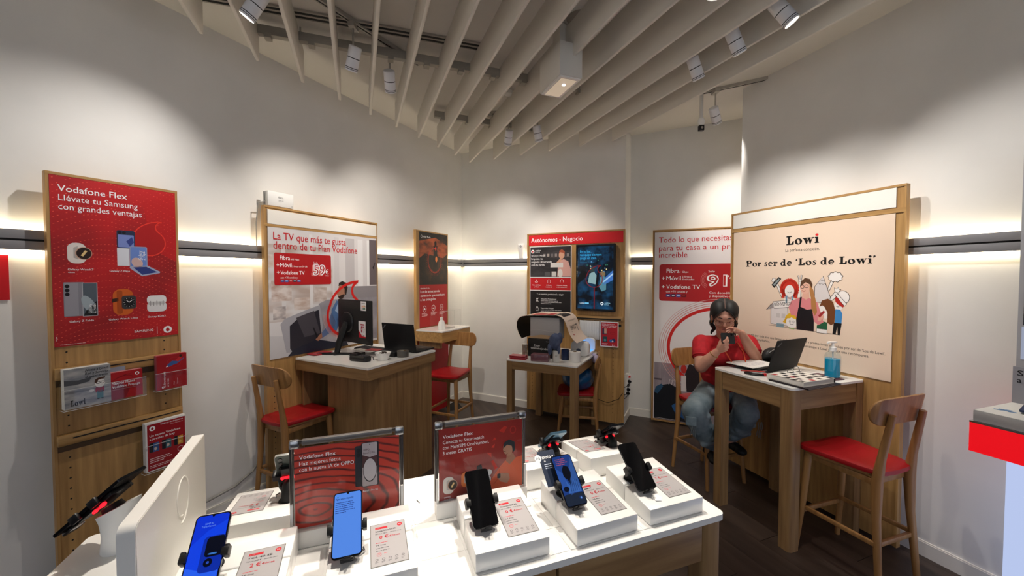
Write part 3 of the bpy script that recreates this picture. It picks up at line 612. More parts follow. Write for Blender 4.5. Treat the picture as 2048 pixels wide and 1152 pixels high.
# ---------- third board: night bicycle poster over a red foot
P3 = board('L', -1.10, -.495, .05, 2.232, 'narrow oak board left of the corner with a dark poster and red foot panel', .12)
part('foot_panel', MB().box(.03, .60, -.004, .006, .05, .98), REDP, P3)
cv = CV(); w, h = .535, 1.118
NIGHT = noise_mat('night_road_print', '14110f', '4a2c1c', (2, 1, 3), 3, .5, 4, .45, .7)
cv.rect(0, 0, w, h, 'a81a1c'); cv.rect(0, .495, w, h-.495, NIGHT, 1); cv.poly([(0, .80), (.1, .86), (.45, .82), (.535, .87), (.535, .98), (.3, 1.06), (0, 1.0)], noise_mat('dusk_print', '3a1c10', 'b5562e', (1.5, 1, 3), 4, .5), 2)
cv.poly([(.12, 1.11), (.3, 1.06), (.5, 1.11), (.53, .97), (.535, 1.118), (0, 1.118), (0, 1.0)], '1b1612', 3); cv.poly([(.2, .5), (.26, .75), (.33, .75), (.40, .5)], '241a16', 3)
cv.ell(.315, .80, .035, .05, 'f6b27a', 4); cv.ell(.31, .80, .018, .03, 'ffe6c8', 5); cv.poly([(.25, .80), (.27, .90), (.26, .96), (.30, .98), (.34, .96), (.33, .88), (.35, .80), (.33, .70), (.28, .70)], '0f0c0b', 6); cv.ell(.3, .99, .022, .03, '0f0c0b', 6)
cv.ell(.315, .80, .02, .035, 'f08a4a', 7); cv.ring(.285, .785, .13, .15, .006, 'c93526', L=7); cv.ring(.285, .785, .118, .138, .002, 'e0604a', L=7)
for k in range(44): a = 2*PI*k/44; cv.line([(.285+.142*math.cos(a), .785+.162*math.sin(a)), (.285+.165*math.cos(a), .785+.188*math.sin(a))], .002, 'a83222', 7)
cv.poly([(.28, .93), (.30, .90), (.31, .96)], 'e03a2a', 8)
cv.L = 8; cv.ring(.042, 1.055, .014, .015, .003, 'ffffff'); cv.text('help flash', .065, 1.045, .032, 'ffffff', .14, .01)
cv.text('HELP FLASH IoT +V16', .018, .446, .020, 'ffffff', .16, .01); cv.text('Luz de emergencia', .017, .402, .044, 'ffffff', .355, .006); cv.text('conectada que sustituye', .017, .355, .044, 'ffffff', .46, .006); cv.text('a los triángulos', .016, .308, .044, 'ffffff', .285, .006)
for x in (.089, .254, .414): cv.ring(x, .212, .032, .036, .004, 'ffffff')
cv.rect(.074, .2, .03, .014, 'ffffff'); cv.rect(.08, .214, .018, .010, 'ffffff'); cv.rect(.238, .205, .034, .012, 'ffffff', r=.004); cv.ring(.414, .214, .012, .014, .004, 'ffffff')
for x in (.04, .205, .37): cv.greek(x, .155, .12, 3, .014, 'f0c8c8', .45, seed=int(x*99))
cv.logo(.40, .03, .018, 'ffffff', 'a81a1c'); cv.greek(.43, .032, .08, 1, .016, 'ffffff', .6)
canvas_thing('poster', 'narrow dark cyclist poster with a red lower half near the corner', 'poster', 'L', -1.048, .1195, 1.108, cv, w, h)
t = thing('wall_counter', 'small wall counter with white top and oak sides below the cyclist poster', 'counter', at('L', -1.13, -.13), rot('L'))
part('top', MB().prism(rrect(0, .56, -.37, 0, .01), 1.086, 1.10), WHITE, t); part('carcass', MB().box(.004, .556, -.366, 0, .975, 1.086), WX, t); part('bracket', MB().box(.05, .09, -.30, 0, .90, .975).box(.46, .50, -.30, 0, .90, .975), WD, t)
t = thing('display_case', 'clear acrylic display case holding a white lamp on the wall counter', 'display case', at('L', -1.08, -.30, 1.101), rot('L'))
mb = MB(); a, b, c, e = .0, .36, .21, .003
mb.box(0, b, -a-.16-e, -.16, 0, c).box(0, b, 0, e, 0, c).box(0, e, -.16, 0, 0, c).box(b-e, b, -.16, 0, 0, c).box(0, b, -.16, 0, c, c+e); part('walls', mb, ACR, t)
part('edge', MB().box(0, b, -.164, -.16, c, c+.003).box(0, .002, -.162, -.16, 0, c).box(b-.002, b, -.162, -.16, 0, c).box(.235, .237, -.162, -.16, 0, c), mat('acrylic_edge', 'dcdcd8', .2), t)
t = thing('emergency_lamp', 'white bell shaped warning lamp inside the clear case', 'lamp', at('L', -.98, -.38, 1.101), rot('L'))
part('body', MB().lathe([(.0, 0), (.042, 0), (.043, .01), (.040, .06), (.030, .09), (.016, .105), (0, .105)], n=22), WPL, t); part('knob', MB().lathe([(.0, .10), (.017, .105), (.018, .135), (.0, .14)], n=16), WPL, t)
t = thing('leaflet', 'small open leaflet lying in the clear case beside the white lamp', 'leaflet', at('L', -.90, -.42, 1.1015), rot('L')); part('page', MB().box(0, .13, -.0, .07, 0, .004).box(.02, .14, .0, .06, .004, .008, M=TM(rz=.1)), mat('leaflet_grey', 'c9c5c0', .5), t); cv = CV(); cv.greek(.02, .045, .09, 4, .01, '8d8580', .4); cv.build(t, TM((0, 0, .0085), rx=R(-90)))
# ---------- back wall board
PB = board('B', 1.053, 2.245, .03, 2.228, 'oak board on the back wall under the red business header strip', .12)
cv = CV(); cv.rect(0, 0, 1.15, .125, 'd31c24'); cv.text('Autónomos - Negocio', .03, .038, .077, 'ffffff', .655, .006); t = canvas_thing('header_sign', 'red header strip lettered in white on the back wall board', 'sign', 'B', 1.077, .1195, 2.083, cv, 1.15, .125)
part('ledge', MB().box(.6, 1.18, -.022, .004, 1.196, 1.25, 0, .003).box(.63, 1.16, -.0235, -.02, 1.206, 1.222, 1), [WX, DARK], PB)
holes(PB, (.07, .14, 1.07), .15, 1.12, .0055, .045)
cv = CV(); w, h = .54, .88           # poster z 1.19 .. 2.07
cv.rect(0, 0, w, h, 'f2f0ee')
cv.rect(.008, .505, w-.016, .367, noise_mat('cafe_print', '17161a', '3d3a3e', (1, 1, 4), 4, .5), 1); cv.rect(.008, .345, w-.016, .150, 'c71d24', 1); cv.rect(.008, 0, w-.016, .335, '1c1b1d', 1)
cv.rect(.27, .74, .26, .01, '5c5350', 2); cv.rect(.27, .62, .26, .008, '5c5350', 2)
for k in range(7): cv.rect(.18+k*.05, .75+.0*k, .028, .035, ('8d8583', 'a39a92', '6f6a6c')[k % 3], 2)
cv.poly([(.37, .62), (.40, .70), (.44, .72), (.50, .69), (.53, .60), (.53, .51), (.36, .51)], 'd8a79d', 3); cv.ell(.415, .765, .034, .045, 'd8a488', 4); cv.poly([(.38, .78), (.39, .82), (.42, .835), (.455, .81), (.455, .76), (.44, .79), (.40, .80)], 'a8563a', 5)
cv.poly([(.37, .66), (.35, .68), (.40, .73), (.42, .71)], 'd8a488', 5); cv.rect(.275, .62, .16, .055, 'dcd9d6', 6); cv.rect(.29, .51, .06, .06, 'd6d2cf', 6); cv.rect(.20, .52, .07, .045, '5c5a5c', 5, r=.01); cv.ell(.40, .55, .03, .05, 'e3ded8', 7)
cv.L = 8
cv.logo(.04, .817, .022, 'ffffff', 'c71d24'); cv.text('vodafone', .075, .822, .022, 'ffffff', .075, .01); cv.text('business', .075, .805, .018, 'ffffff', .06)
cv.text('NEGOCIO A MEDIDA', .022, .757, .022, 'ffffff', .185, .02)
for i, s in enumerate(('Impulsa tu', 'negocio ahorrando', 'con tu tarifa')): cv.text(s, .022, .716-i*.038, .034, 'ffffff', (.15, .27, .175)[i], .012)
for i, (s, s2) in enumerate((('Fibra 600Mbps', 'y Móvil'), ('2 líneas', 'móviles 5G'), ('Asistencia técnica', 'e informática 24x7'))):
    x = .09+i*.165; cv.ring(x, .445, .018, .010, .003, 'ffffff') if i == 0 else (cv.line([(x-.018, .43), (x-.018, .47), (x-.002, .475), (x-.002, .428), (x+.018, .432), (x+.018, .47), (x+.004, .472)], .003, 'ffffff') if i == 1 else cv.ring(x, .452, .02, .022, .004, 'ffffff', -30, 210))
    if i == 0: cv.line([(x, .445), (x, .475)], .003, 'ffffff')
    cv.text(s, x, .398, .018, 'ffffff', min(.13, .0085*len(s)), .008, 'C'); cv.text(s2, x, .376, .018, 'ffffff', min(.13, .0085*len(s2)), .008, 'C')
cv.text('Y un servicio profesional a elegir:', w/2, .285, .026, 'ffffff', .35, .008, 'C')
cv.line([(.085, .20), (.115, .245)], .006, 'ffffff'); cv.line([(.115, .20), (.085, .245)], .006, 'ffffff'); cv.text('Solución Profesional', .15, .228, .022, 'ffffff', .2, .012); cv.greek(.15, .208, .28, 3, .017, 'c8c6c6', .4)
cv.rect(.083, .09, .034, .03, '1c1b1d', 9); cv.line([(.083, .09), (.117, .09), (.117, .122), (.083, .122)], .004, 'ffffff', 10, True); cv.ring(.10, .122, .011, .018, .004, 'ffffff', 0, 180, L=10); cv.text('Seguridad Digital', .15, .115, .022, 'ffffff', .165, .012); cv.greek(.15, .096, .28, 3, .017, 'c8c6c6', .4, seed=6)
canvas_thing('poster', 'white edged poster in black and red bands on the back wall board', 'poster', 'B', 1.090, .1195, 1.19, cv, w, h)
t = thing('wall_screen', 'dark upright wall screen showing blue cafe picture on the back board', 'screen', at('B', 1.697, -.122, 1.305), rot('B'))
part('casing', MB().box(0, .455, -.045, 0, 0, .765, 0, .006), BLK, t); part('bezel', MB().box(.008, .447, -.0465, -.045, .008, .757), GLS, t)
cv = CV(emit=.75, rough=.2); X0, Z0 = .024, .026
SCN = bpy.data.materials.new('screen_blue'); SCN.use_nodes = True; nt = SCN.node_tree; b = nt.nodes['Principled BSDF']; tc = nt.nodes.new('ShaderNodeTexCoord'); n = nt.nodes.new('ShaderNodeTexNoise'); n.inputs['Scale'].default_value = 9; n.inputs['Detail'].default_value = 7
rr = nt.nodes.new('ShaderNodeValToRGB'); rr.color_ramp.elements[0].position = .42; rr.color_ramp.elements[1].position = .72; rr.color_ramp.elements[0].color = lin('020813'); rr.color_ramp.elements[1].color = lin('134a72'); nt.links.new(tc.outputs['Object'], n.inputs[0]); nt.links.new(n.outputs[0], rr.inputs[0]); nt.links.new(rr.outputs[0], b.inputs['Emission Color']); b.inputs['Emission Strength'].default_value = .8; b.inputs['Base Color'].default_value = (0, 0, 0, 1); b.inputs['Roughness'].default_value = .2
w, h = .407, .713
cv.rect(0, 0, w, h, SCN); cv.poly([(0, .36), (0, .28), (.1, .36), (.12, .42), (.05, .44)], '03060e', 1); cv.poly([(.30, .34), (.407, .44), (.407, .33), (.3, .27)], '3f6fb8', 1); cv.poly([(.30, .32), (.407, .41), (.407, .39), (.3, .3)], '9fc4e8', 2)
cv.poly([(.12, .30), (.14, .40), (.19, .43), (.22, .38), (.21, .28)], '86a5a8', 1); cv.poly([(.25, .25), (.26, .36), (.30, .39), (.33, .34), (.33, .22), (.28, .20)], '4f7f8f', 1); cv.ell(.17, .45, .03, .035, '2a3a3c', 2); cv.ell(.29, .40, .03, .03, '7d6a4c', 2); cv.poly([(.2, .2), (.24, .5), (.26, .5), (.23, .2)], '03060c', 3)
for k in range(12): cv.ell(.05+rg.random()*.33, .42+rg.random()*.18, .007, .007, ('e8d9a0', '5f8fb8', '2c6a5a')[k % 3], 2)
cv.line(qmark(.193, .34, .095, 24), .008, '7a1a22', 4, True); cv.rect(.19, .0, .012, .24, '6a1620', 4)
cv.L = 5; cv.text('En tu bar,', .027, .642, .042, '39a9e0', .13); cv.text('tu equipo siempre', .027, .605, .042, '39a9e0', .25); cv.text('juega en casa.', .027, .567, .042, '39a9e0', .195); cv.text('Vodafone TV Bares', .027, .526, .024, '2a6f96', .165)
cv.text('LALIGA', .027, .055, .022, 'dff2ff', .055, .02); cv.rect(.085, .054, .048, .016, '6fc0e8'); cv.logo(.285, .062, .018, 'e8f6ff', '06203a'); cv.text('vodafone', .312, .064, .02, '9fd4ef', .065); cv.text('business', .312, .046, .016, '9fd4ef', .05)
cv.build(t, TM((X0, -.047, Z0)), 'display')
t = thing('wall_heater', 'small white ribbed heater hanging behind the table on the back board', 'heater', at('B', 1.735, -.124, .975), rot('B'))
part('panel', MB().box(0, .235, -.016, 0, 0, .215, 0, .004), WHM, t)
mb = MB()
for k in range(11): mb.box(.018+k*.019, .028+k*.019, -.021, -.015, .012, .20, 0, .002)
part('ribs', mb, WPL, t); part('hook', MB().box(.02, .05, -.01, .003, .213, .225).box(.17, .23, -.01, .003, .213, .225), BLK, t)
cv = CV(); w, h = .205, .285
cv.rect(0, 0, w, h, 'f0eeea'); cv.rect(.01, .01, w-.02, h-.02, 'b91c24', 1); cv.L = 2
for i, s in enumerate(('Llévate uno de estos', 'dispositivos gratis con', 'tu Plan de Fibra + Móvil')): cv.text(s, .02, .252-i*.017, .0165, 'ffffff', (.14, .165, .16)[i], .012)
cv.rect(.025, .14, .05, .065, '3a2c4a', 3); cv.rect(.045, .15, .028, .055, 'd8a68a', 4); cv.ring(.14, .155, .028, .012, .003, '8a1820', L=3); cv.rect(.03, .055, .05, .06, '2f4a48', 3); cv.ell(.055, .075, .014, .014, '5f8a92', 4); cv.ell(.125, .07, .02, .018, '2f6ab0', 3); cv.ell(.15, .075, .022, .022, '22305a', 3); cv.ell(.14, .065, .01, .008, 'e8e0d8', 4)
cv.greek(.02, .035, .09, 2, .009, 'f0c8c8', .4); cv.logo(.14, .022, .007, 'ffffff', 'b91c24'); cv.greek(.15, .02, .04, 1, .01, 'ffffff', .5)
t = canvas_thing('price_card', 'upright red card with four products in a clear holder on the back board', 'card', 'B', 1.985, .155, .905, cv, w, h)
t = thing('card_holder', 'clear acrylic holder behind the red product card', 'card holder', at('B', 1.98, -.152, .90), rot('B')); part('plate', MB().box(0, .215, 0, .002, 0, .30).box(0, .215, -.02, 0, -.002, 0), ACR, t); part('hook', MB().box(.20, .235, .0, .02, .24, .262).box(.0, .02, .0, .02, .26, .275), BLK, t)

# ---------- recess board: red and white price poster
PK = board('K', .275, 1.40, .02, 2.235, 'oak framed board in the recess, half hidden by the cream board', .12)
cv = CV(); w, h = 1.09, 2.16            # z .04 .. 2.20
cv.rect(0, 0, w, h, 'e9e4e6'); z = lambda v: v-.045
PX_ = .022
def kx(v): return v-PX_
cv.rect(kx(.03), z(.045), 1.06, .66, noise_mat('mauve_sofa_print', '8b7f88', 'a3979e', (3, 1, 1), 3, .5), 1); cv.rect(kx(.11), z(.30), .004, .40, '6e636c', 2); cv.rect(kx(.03), z(.5), .08, .02, '5d525b', 2)
cv.poly([(kx(.03), z(.05)), (kx(.03), z(.36)), (kx(.10), z(.44)), (kx(.2), z(.47)), (kx(.30), z(.42)), (kx(.36), z(.25)), (kx(.40), z(.05))], '14161d', 3); cv.poly([(kx(.03), z(.35)), (kx(.05), z(.42)), (kx(.11), z(.46)), (kx(.13), z(.43)), (kx(.07), z(.34))], '2d5374', 4); cv.poly([(kx(.22), z(.22)), (kx(.27), z(.26)), (kx(.36), z(.28)), (kx(.37), z(.08)), (kx(.27), z(.12))], '28558a', 4); cv.rect(kx(.06), z(.055), .25, .005, 'b8b0b0', 5)
CX, CY, RX = .70, .90, .50
ri = lambda k, t, c, L: cv.ring(kx(CX), z(CY), RX+k, RX*.86+k, t, c, 75, 240, 50, L)
ri(.02, .034, 'cf2420', 6)
for i, (k, c) in enumerate(((.055, 'd04a45'), (.078, 'c9605c'), (.10, 'cf8a86'), (.122, 'd8aaa8'))): ri(k, .005, c, 6)
cv.line([(kx(.83), z(1.36)), (kx(.76), z(1.24)), (kx(.70), z(1.12))], .03, 'cf2420', 6)
cv.ell(kx(.47), z(.80), .06, .10, '2a1a16', 7); cv.ell(kx(.49), z(.79), .045, .075, 'c99a84', 8); cv.ell(kx(.48), z(.775), .02, .012, '2a1512', 9); cv.poly([(kx(.36), z(.60)), (kx(.40), z(.72)), (kx(.52), z(.68)), (kx(.52), z(.40)), (kx(.38), z(.40))], '2a2226', 7); cv.ell(kx(.345), z(.655), .03, .05, 'b8302a', 8); cv.rect(kx(.32), z(.40), .05, .18, 'd8cfcf', 8)
for i in range(4): cv.line([(kx(.19+i*.03), z(.46)), (kx(.2+i*.03), z(.52)), (kx(.23+i*.03), z(.5))], .006, 'cfc6c6', 9)
cv.rect(kx(.075), z(1.42), 1.0, .42, 'b51a1f', 2, r=.03)
cv.L = 4
cv.text('Todo lo que necesitas', kx(.066), z(2.088), .09, 'c9202a', .74, .008); cv.text('para tu casa a un precio', kx(.068), z(1.995), .09, 'c9202a', .865, .008); cv.text('increíble', kx(.068), z(1.915), .09, 'c9202a', .30, .008)
cv.text('Fibra', kx(.152), z(1.742), .066, 'ffffff', .134, .02); cv.text('1 Gbps', kx(.294), z(1.742), .03, 'ffffff', .085)
cv.text('+', kx(.101), z(1.658), .066, 'ffffff', None, .03); cv.text('Móvil', kx(.15), z(1.660), .066, 'ffffff', .152, .02); cv.text('2 líneas', kx(.315), z(1.69), .027, 'ffffff', .1, .01); cv.text('ilimitadas', kx(.315), z(1.66), .027, 'ffffff', .125, .01)
cv.text('+', kx(.101), z(1.560), .066, 'ffffff', None, .03); cv.text('Vodafone TV', kx(.15), z(1.562), .064, 'ffffff', .35, .02); cv.text('con +70 canales y', kx(.148), z(1.519), .032, 'ffffff', .225, .005)
for k, c in enumerate(('1c3f8c', '12305a', '2a66b8', '6a1218')): cv.rect(kx(.148+k*.054), z(1.467), .048, .034, c, 6, r=.006); cv.rect(kx(.158+k*.054), z(1.48), .028, .007, 'ffffff' if k < 3 else 'c02028', 7)
cv.text('Solo', kx(.58), z(1.745), .036, 'ffffff')
for k in range(1, 5): cv.ring(kx(.60), z(1.66), .045+.012*k, .055+.012*k, .003, 'e08a88', 120, 240, 14, 5, True)
cv.text('91', kx(.572), z(1.600), .165, 'ffffff', .182, .052, L=6); cv.text('91', kx(.580), z(1.600), .165, 'b51a1f', .166, 0, L=8); cv.text('‘40€', kx(.765), z(1.66), .08, 'ffffff', None, .02)
cv.text('Con decodificador', kx(.59), z(1.512), .034, 'ffffff', .29, .004); cv.text('y dispositivo incluido', kx(.59), z(1.476), .034, 'ffffff', .31, .004)
canvas_thing('poster', 'white and red price poster in the recess behind the seated woman', 'poster', 'K', .275+PX_, .1195, .045, cv, w, h)

# ---------- right wall: cream cartoon poster board
PR = board('R', -1.288, -.045, .02, 2.262, 'big oak board on the right wall holding the cream cartoon poster', .12)
part('header_panel', MB().box(.025, 1.195, -.003, .006, 2.125, 2.245), mat('header_white', 'ece8e0', .5), PR)
part('middle_trim', MB().box(0, 1.243, -.001, .006, 2.092, 2.12), WX, PR)
holes(PR, (.62, 1.02), .25, 1.02, .0055, .036)
cv = CV(); w, h = 1.162, 1.047
cv.rect(0, 0, w, h, 'e6cfba')
cv.L = 1
fat(cv, 'Lowi', .476, .902, .044, '0e0d0d', None, .25, dot='d8222a'); cv.text('La perfecta conexión.', .475, .850, .034, '2a2422', .253)
fat(cv, 'Por ser de ‘Los de Lowi’', .131, .742, .034, '0e0d0d', None, .94)
cv.greek(.03, .153, .1, 1, .02, '2a2422', .5)
cv.text('1 GB extra gratis por cada año que lleves en Lowi.', .05, .150, .027, '2a2422', .50, .008); cv.text('De regalo por tu cumpleaños.', .05, .118, .027, '2a2422', .31, .008)
cv.text('Regalos y promociones exclusivas por ser de ‘Los de Lowi’.', .585, .162, .027, '2a2422', .545, .008); cv.text('Trae un amigo a Lowi y llévate una recompensa.', .585, .130, .027, '2a2422', .46, .008)
INK = '2b2624'; PAPER = 'ece6e2'
def outl(p, c=PAPER, L=4, t=.0035): cv.poly(p, c, L); cv.line(p, t, INK, L+1, True)
def smile(x, y, r, L=8): cv.ring(x, y, r, r*.8, .003, INK, 200, 340, 10, L)
def eyes(x, y, d, L=8): cv.ring(x-d, y, .006, .008, .0022, INK, L=L, n=10); cv.ring(x+d, y, .006, .008, .0022, INK, L=L, n=10)
cv.line([(.345, .262), (.87, .252)], .003, INK, 3)
# arm with a phone, girl with red curls
outl([(.40, .60), (.415, .61), (.47, .50), (.455, .485)]); cv.poly([(.365, .59), (.425, .655), (.447, .64), (.39, .565)], '1a1a1c', 6); cv.poly([(.378, .592), (.425, .642), (.435, .633), (.39, .582)], '8f9a9c', 7); outl([(.366, .62), (.375, .645), (.40, .642), (.385, .61)], L=8)
cv.ell(.512, .555, .062, .072, 'c7301f', 6); cv.rect(.452, .49, .03, .07, 'c7301f', 6); cv.rect(.545, .49, .03, .07, 'c7301f', 6)
for k in range(16): a = R(-20+k*220/15); cv.ell(.512+.064*math.cos(a), .56+.072*math.sin(a), .012, .012, 'c7301f', 6)
cv.ell(.514, .545, .037, .047, PAPER, 7); smile(.514, .545, .016); cv.poly([(.475, .50), (.555, .50), (.56, .44), (.475, .44)], PAPER, 6); cv.rect(.484, .45, .014, .06, '6f9ab4', 7); cv.rect(.532, .45, .014, .06, '6f9ab4', 7)
# raised hand, house with its arms and the welcome board
outl([(.575, .50), (.60, .50), (.603, .62), (.585, .62)]); outl([(.585, .62), (.575, .665), (.583, .668), (.593, .63), (.60, .67), (.608, .668), (.604, .62)], L=5)
outl([(.365, .275), (.365, .435), (.325, .385), (.39, .455), (.40, .44), (.50, .44), (.51, .27)], 'ddd6d4', 4); cv.rect(.412, .33, .03, .035, 'c9c2c0', 6); cv.rect(.455, .33, .03, .035, 'c9c2c0', 6)
outl([(.383, .455), (.545, .48), (.552, .425), (.392, .40)], PAPER, 7); cv.text('BIENVENIDA', .395, .42, .038, INK, .145, rot=.12, L=9)
cv.rect(.415, .255, .06, .03, '7f98a2', 5)
# fair-haired child
cv.ell(.535, .325, .052, .05, 'e3b32c', 7); cv.poly([(.485, .33), (.465, .30), (.49, .29), (.505, .33)], 'e3b32c', 7); cv.poly([(.585, .33), (.608, .30), (.58, .29), (.565, .33)], 'e3b32c', 7)
cv.ell(.536, .305, .044, .045, PAPER, 8); cv.poly([(.495, .33), (.535, .365), (.577, .33), (.545, .335), (.535, .345), (.525, .335)], 'e3b32c', 9); eyes(.536, .31, .014, 10); smile(.536, .30, .016, 10); cv.poly([(.515, .252), (.52, .268), (.552, .268), (.558, .252)], '8fae62', 7)
# photographed woman in dungarees
cv.poly([(.53, .47), (.60, .50), (.66, .50), (.72, .47), (.745, .40), (.765, .33), (.73, .305), (.70, .33), (.70, .30), (.60, .30), (.56, .36), (.53, .36), (.51, .42)], 'd98489', 10)
cv.poly([(.585, .42), (.60, .43), (.65, .41), (.685, .42), (.70, .33), (.70, .255), (.575, .255), (.57, .33)], '17151a', 11); cv.poly([(.595, .50), (.61, .505), (.60, .42), (.588, .42)], '17151a', 11)
cv.poly([(.61, .50), (.62, .56), (.66, .56), (.665, .50), (.64, .485)], 'e0ac98', 11); cv.ell(.630, .575, .036, .047, 'e6b5a0', 12, .15)
cv.poly([(.595, .58), (.60, .62), (.63, .648), (.665, .64), (.685, .60), (.68, .57), (.665, .60), (.635, .615)], '5a3d2a', 13); cv.poly([(.665, .60), (.69, .56), (.71, .48), (.72, .40), (.705, .37), (.68, .42), (.675, .50), (.665, .55)], 'b07a46', 13)
cv.ring(.612, .58, .013, .011, .0035, '1c1414', L=14); cv.ring(.642, .585, .013, .011, .0035, '1c1414', L=14); cv.ring(.622, .556, .013, .009, .004, '9c3a34', 190, 350, 8, 14)
cv.poly([(.728, .375), (.765, .415), (.775, .405), (.74, .36)], 'a02a2c', 16); cv.poly([(.73, .36), (.76, .385), (.77, .37), (.745, .335), (.725, .335)], 'dfa896', 15)
# triangle hill, cloud, waving arms, brown haired and capped figures
outl([(.70, .585), (.755, .66), (.81, .50), (.755, .47), (.70, .47)], 'd6cfce', 5); cv.line([(.725, .61), (.735, .60), (.745, .61), (.755, .60), (.765, .61), (.775, .60)], .003, INK, 7); cv.line([(.735, .635), (.75, .63), (.765, .635)], .003, INK, 7)
outl([(.785, .565), (.805, .625), (.825, .62), (.80, .56)]); outl([(.80+.045*math.cos(2*PI*k/40)*(1+.09*math.sin(9*2*PI*k/40))+.035, .655+.034*math.sin(2*PI*k/40)*(1+.12*math.sin(9*2*PI*k/40))) for k in range(40)], L=6)
outl([(.75, .465), (.80, .50), (.84, .56), (.855, .555), (.86, .54), (.83, .50), (.77, .455)]); outl([(.835, .55), (.83, .58), (.845, .57), (.855, .585), (.86, .565), (.872, .57), (.858, .545)], L=6)
cv.ell(.775, .42, .052, .062, PAPER, 6); cv.poly([(.735, .44), (.75, .485), (.79, .50), (.825, .48), (.84, .42), (.835, .33), (.815, .315), (.79, .33), (.79, .40), (.77, .44), (.755, .45)], '6f3f20', 8); cv.poly([(.72, .30), (.75, .34), (.79, .33), (.79, .28), (.72, .28)], '1f5a3c', 7); outl([(.72, .28), (.79, .28), (.79, .25), (.72, .25)], L=7); smile(.752, .41, .012)
cv.ell(.885, .515, .04, .045, PAPER, 5, .6); cv.ring(.885, .515, .04, .045, .003, INK, L=6, n=24); outl([(.835, .53), (.85, .54), (.91, .47), (.895, .455)], L=7); cv.poly([(.835, .51), (.85, .515), (.895, .455), (.885, .445), (.86, .46), (.84, .48)], 'b5251f', 8); cv.ell(.86, .455, .028, .03, PAPER, 6); smile(.855, .455, .01)
cv.poly([(.84, .43), (.87, .43), (.885, .40), (.88, .335), (.838, .335)], '3c86c4', 7); cv.poly([(.832, .335), (.882, .335), (.872, .252), (.858, .252), (.855, .31), (.845, .252), (.825, .252)], '141316', 7)
canvas_thing('poster', 'big cream poster with a cartoon crowd around a woman in black dungarees', 'poster', 'R', -1.258, .1195, 1.042, cv, w, h)
# ================================================================ furniture
def heading(dx, dy): return math.atan2(dx, -dy)          # rotation that turns local -y towards (dx, dy)
def seat_chair(name, label, cat, loc, rz, h=.66, group=None):
    t = thing(name, label, cat, (loc[0], loc[1], 0), rz, group)
    # seat pad: bowed trapezoid
    def outline(k, dz): 
        P = []
        for i in range(32):
            a = 2*PI*i/32; ex = .34; cx, sy = math.cos(a), math.sin(a)
            x = abs(cx)**ex*(1 if cx > 0 else -1); y = abs(sy)**ex*(1 if sy > 0 else -1)
            wd = .214-.056*(y+1)/2
            P.append((x*wd*k, y*.212*k, h+dz-.012*(1-y*y*.0)*(1-abs(x))**1*0+.010*x*x*k-.006))
        return P
    mb = MB(); mb.rings([outline(.90, -.034), outline(.985, -.028), outline(1, -.016), outline(.985, -.004), outline(.93, .001), outline(.5, -.001), outline(.05, -.002)], 0)
    part('seat', mb, REDV, t)
    part('seat_base', MB().rings([outline(.84, -.052), outline(.9, -.046), outline(.9, -.033)], 0), WC, t)
    for s in (-1, 1):
        part('leg', MB().tube([(s*.158, -.150, h-.04), (s*.174, -.168, h*.5), (s*.192, -.195, 0)], [.022, .020, .014], 10), WC, t)
        part('leg', MB().tube([(s*.165, .225, 0), (s*.145, .195, h*.6), (s*.138, .190, h-.06), (s*.134, .203, h+.06), (s*.128, .245, h+.315)], [.015, .020, .027, .020, .016], 10), WC, t)
    part('seat_rail', MB().box(-.15, .15, -.152, -.132, h-.085, h-.050, 0, .004).box(-.155, .155, .155, .18, h-.085, h-.050, 0, .004).box(-.150, -.132, -.14, .17, h-.085, h-.05, 0, .004).box(.132, .150, -.14, .17, h-.085, h-.05, 0, .004), WC, t)
    # backrest: curved stadium
    f = []; n = 22; W2, Hh = .222, .076
    pts = rrect(-W2, W2, -Hh, Hh, Hh*.98, 9)
    rs = []
    for dy in (0, .004, .010, .014):
        k = .985 if dy in (0, .014) else 1
        rs.append([(x*k, .236+dy-.050*(x/W2)**2+.17*(z*k), h+.325+z*k) for x, z in pts])
    mb = MB(); nb = len(pts); 
    grid = []
    for r in rs: grid.append(r)
    mb.rings(grid, 0, True, False)
    for r, flip in ((rs[0], 0), (rs[-1], 1)):          # caps as vertical strips so the curve stays smooth
        m_ = nb//2; v = r; fs = []
        for i in range(m_-1): fs.append((i, i+1, nb-2-i, nb-1-i) if i < m_-1 else None)
        mb.add(v, fs, 0, True)
    part('backrest', mb, WC, t)
    zs = .24 if h > .5 else .18
    for z, a, b in ((zs, (-.175, -.178), (.175, -.178)), (zs+.02, (-.152, .20), (.152, .20))):
        part('stretcher', MB().box(a[0], b[0], a[1]-.009, a[1]+.009, z-.012, z+.014, 0, .003), WC, t)
    for s in (-1, 1): part('stretcher', MB().box(s*.163-.009, s*.163+.009, -.18, .20, zs+.045-.03, zs+.045-.006, 0, .003), WC, t)
    return t
seat_chair('bar_stool', 'bar stool in front of the cream poster board, nearest to us on the right', 'stool', (2.03, 2.285), heading(-.315, .949))
seat_chair('bar_stool', 'bar stool at the near side of the left desk, its back towards us', 'stool', (-1.652, 2.972), heading(.448, .894))
seat_chair('bar_stool', 'bar stool behind the left desk in front of the red foot panel', 'stool', (-.68, 4.27), heading(-.38, -.92))
seat_chair('bar_stool', 'bar stool the woman in the red shirt sits on', 'stool', (1.67, 3.29), heading(.315, -.949))
pc = at('B', 1.80, -.43)
seat_chair('chair', 'low chair with a blue bag on it, pushed under the back table', 'chair', pc, heading(-.98, .2), .46)

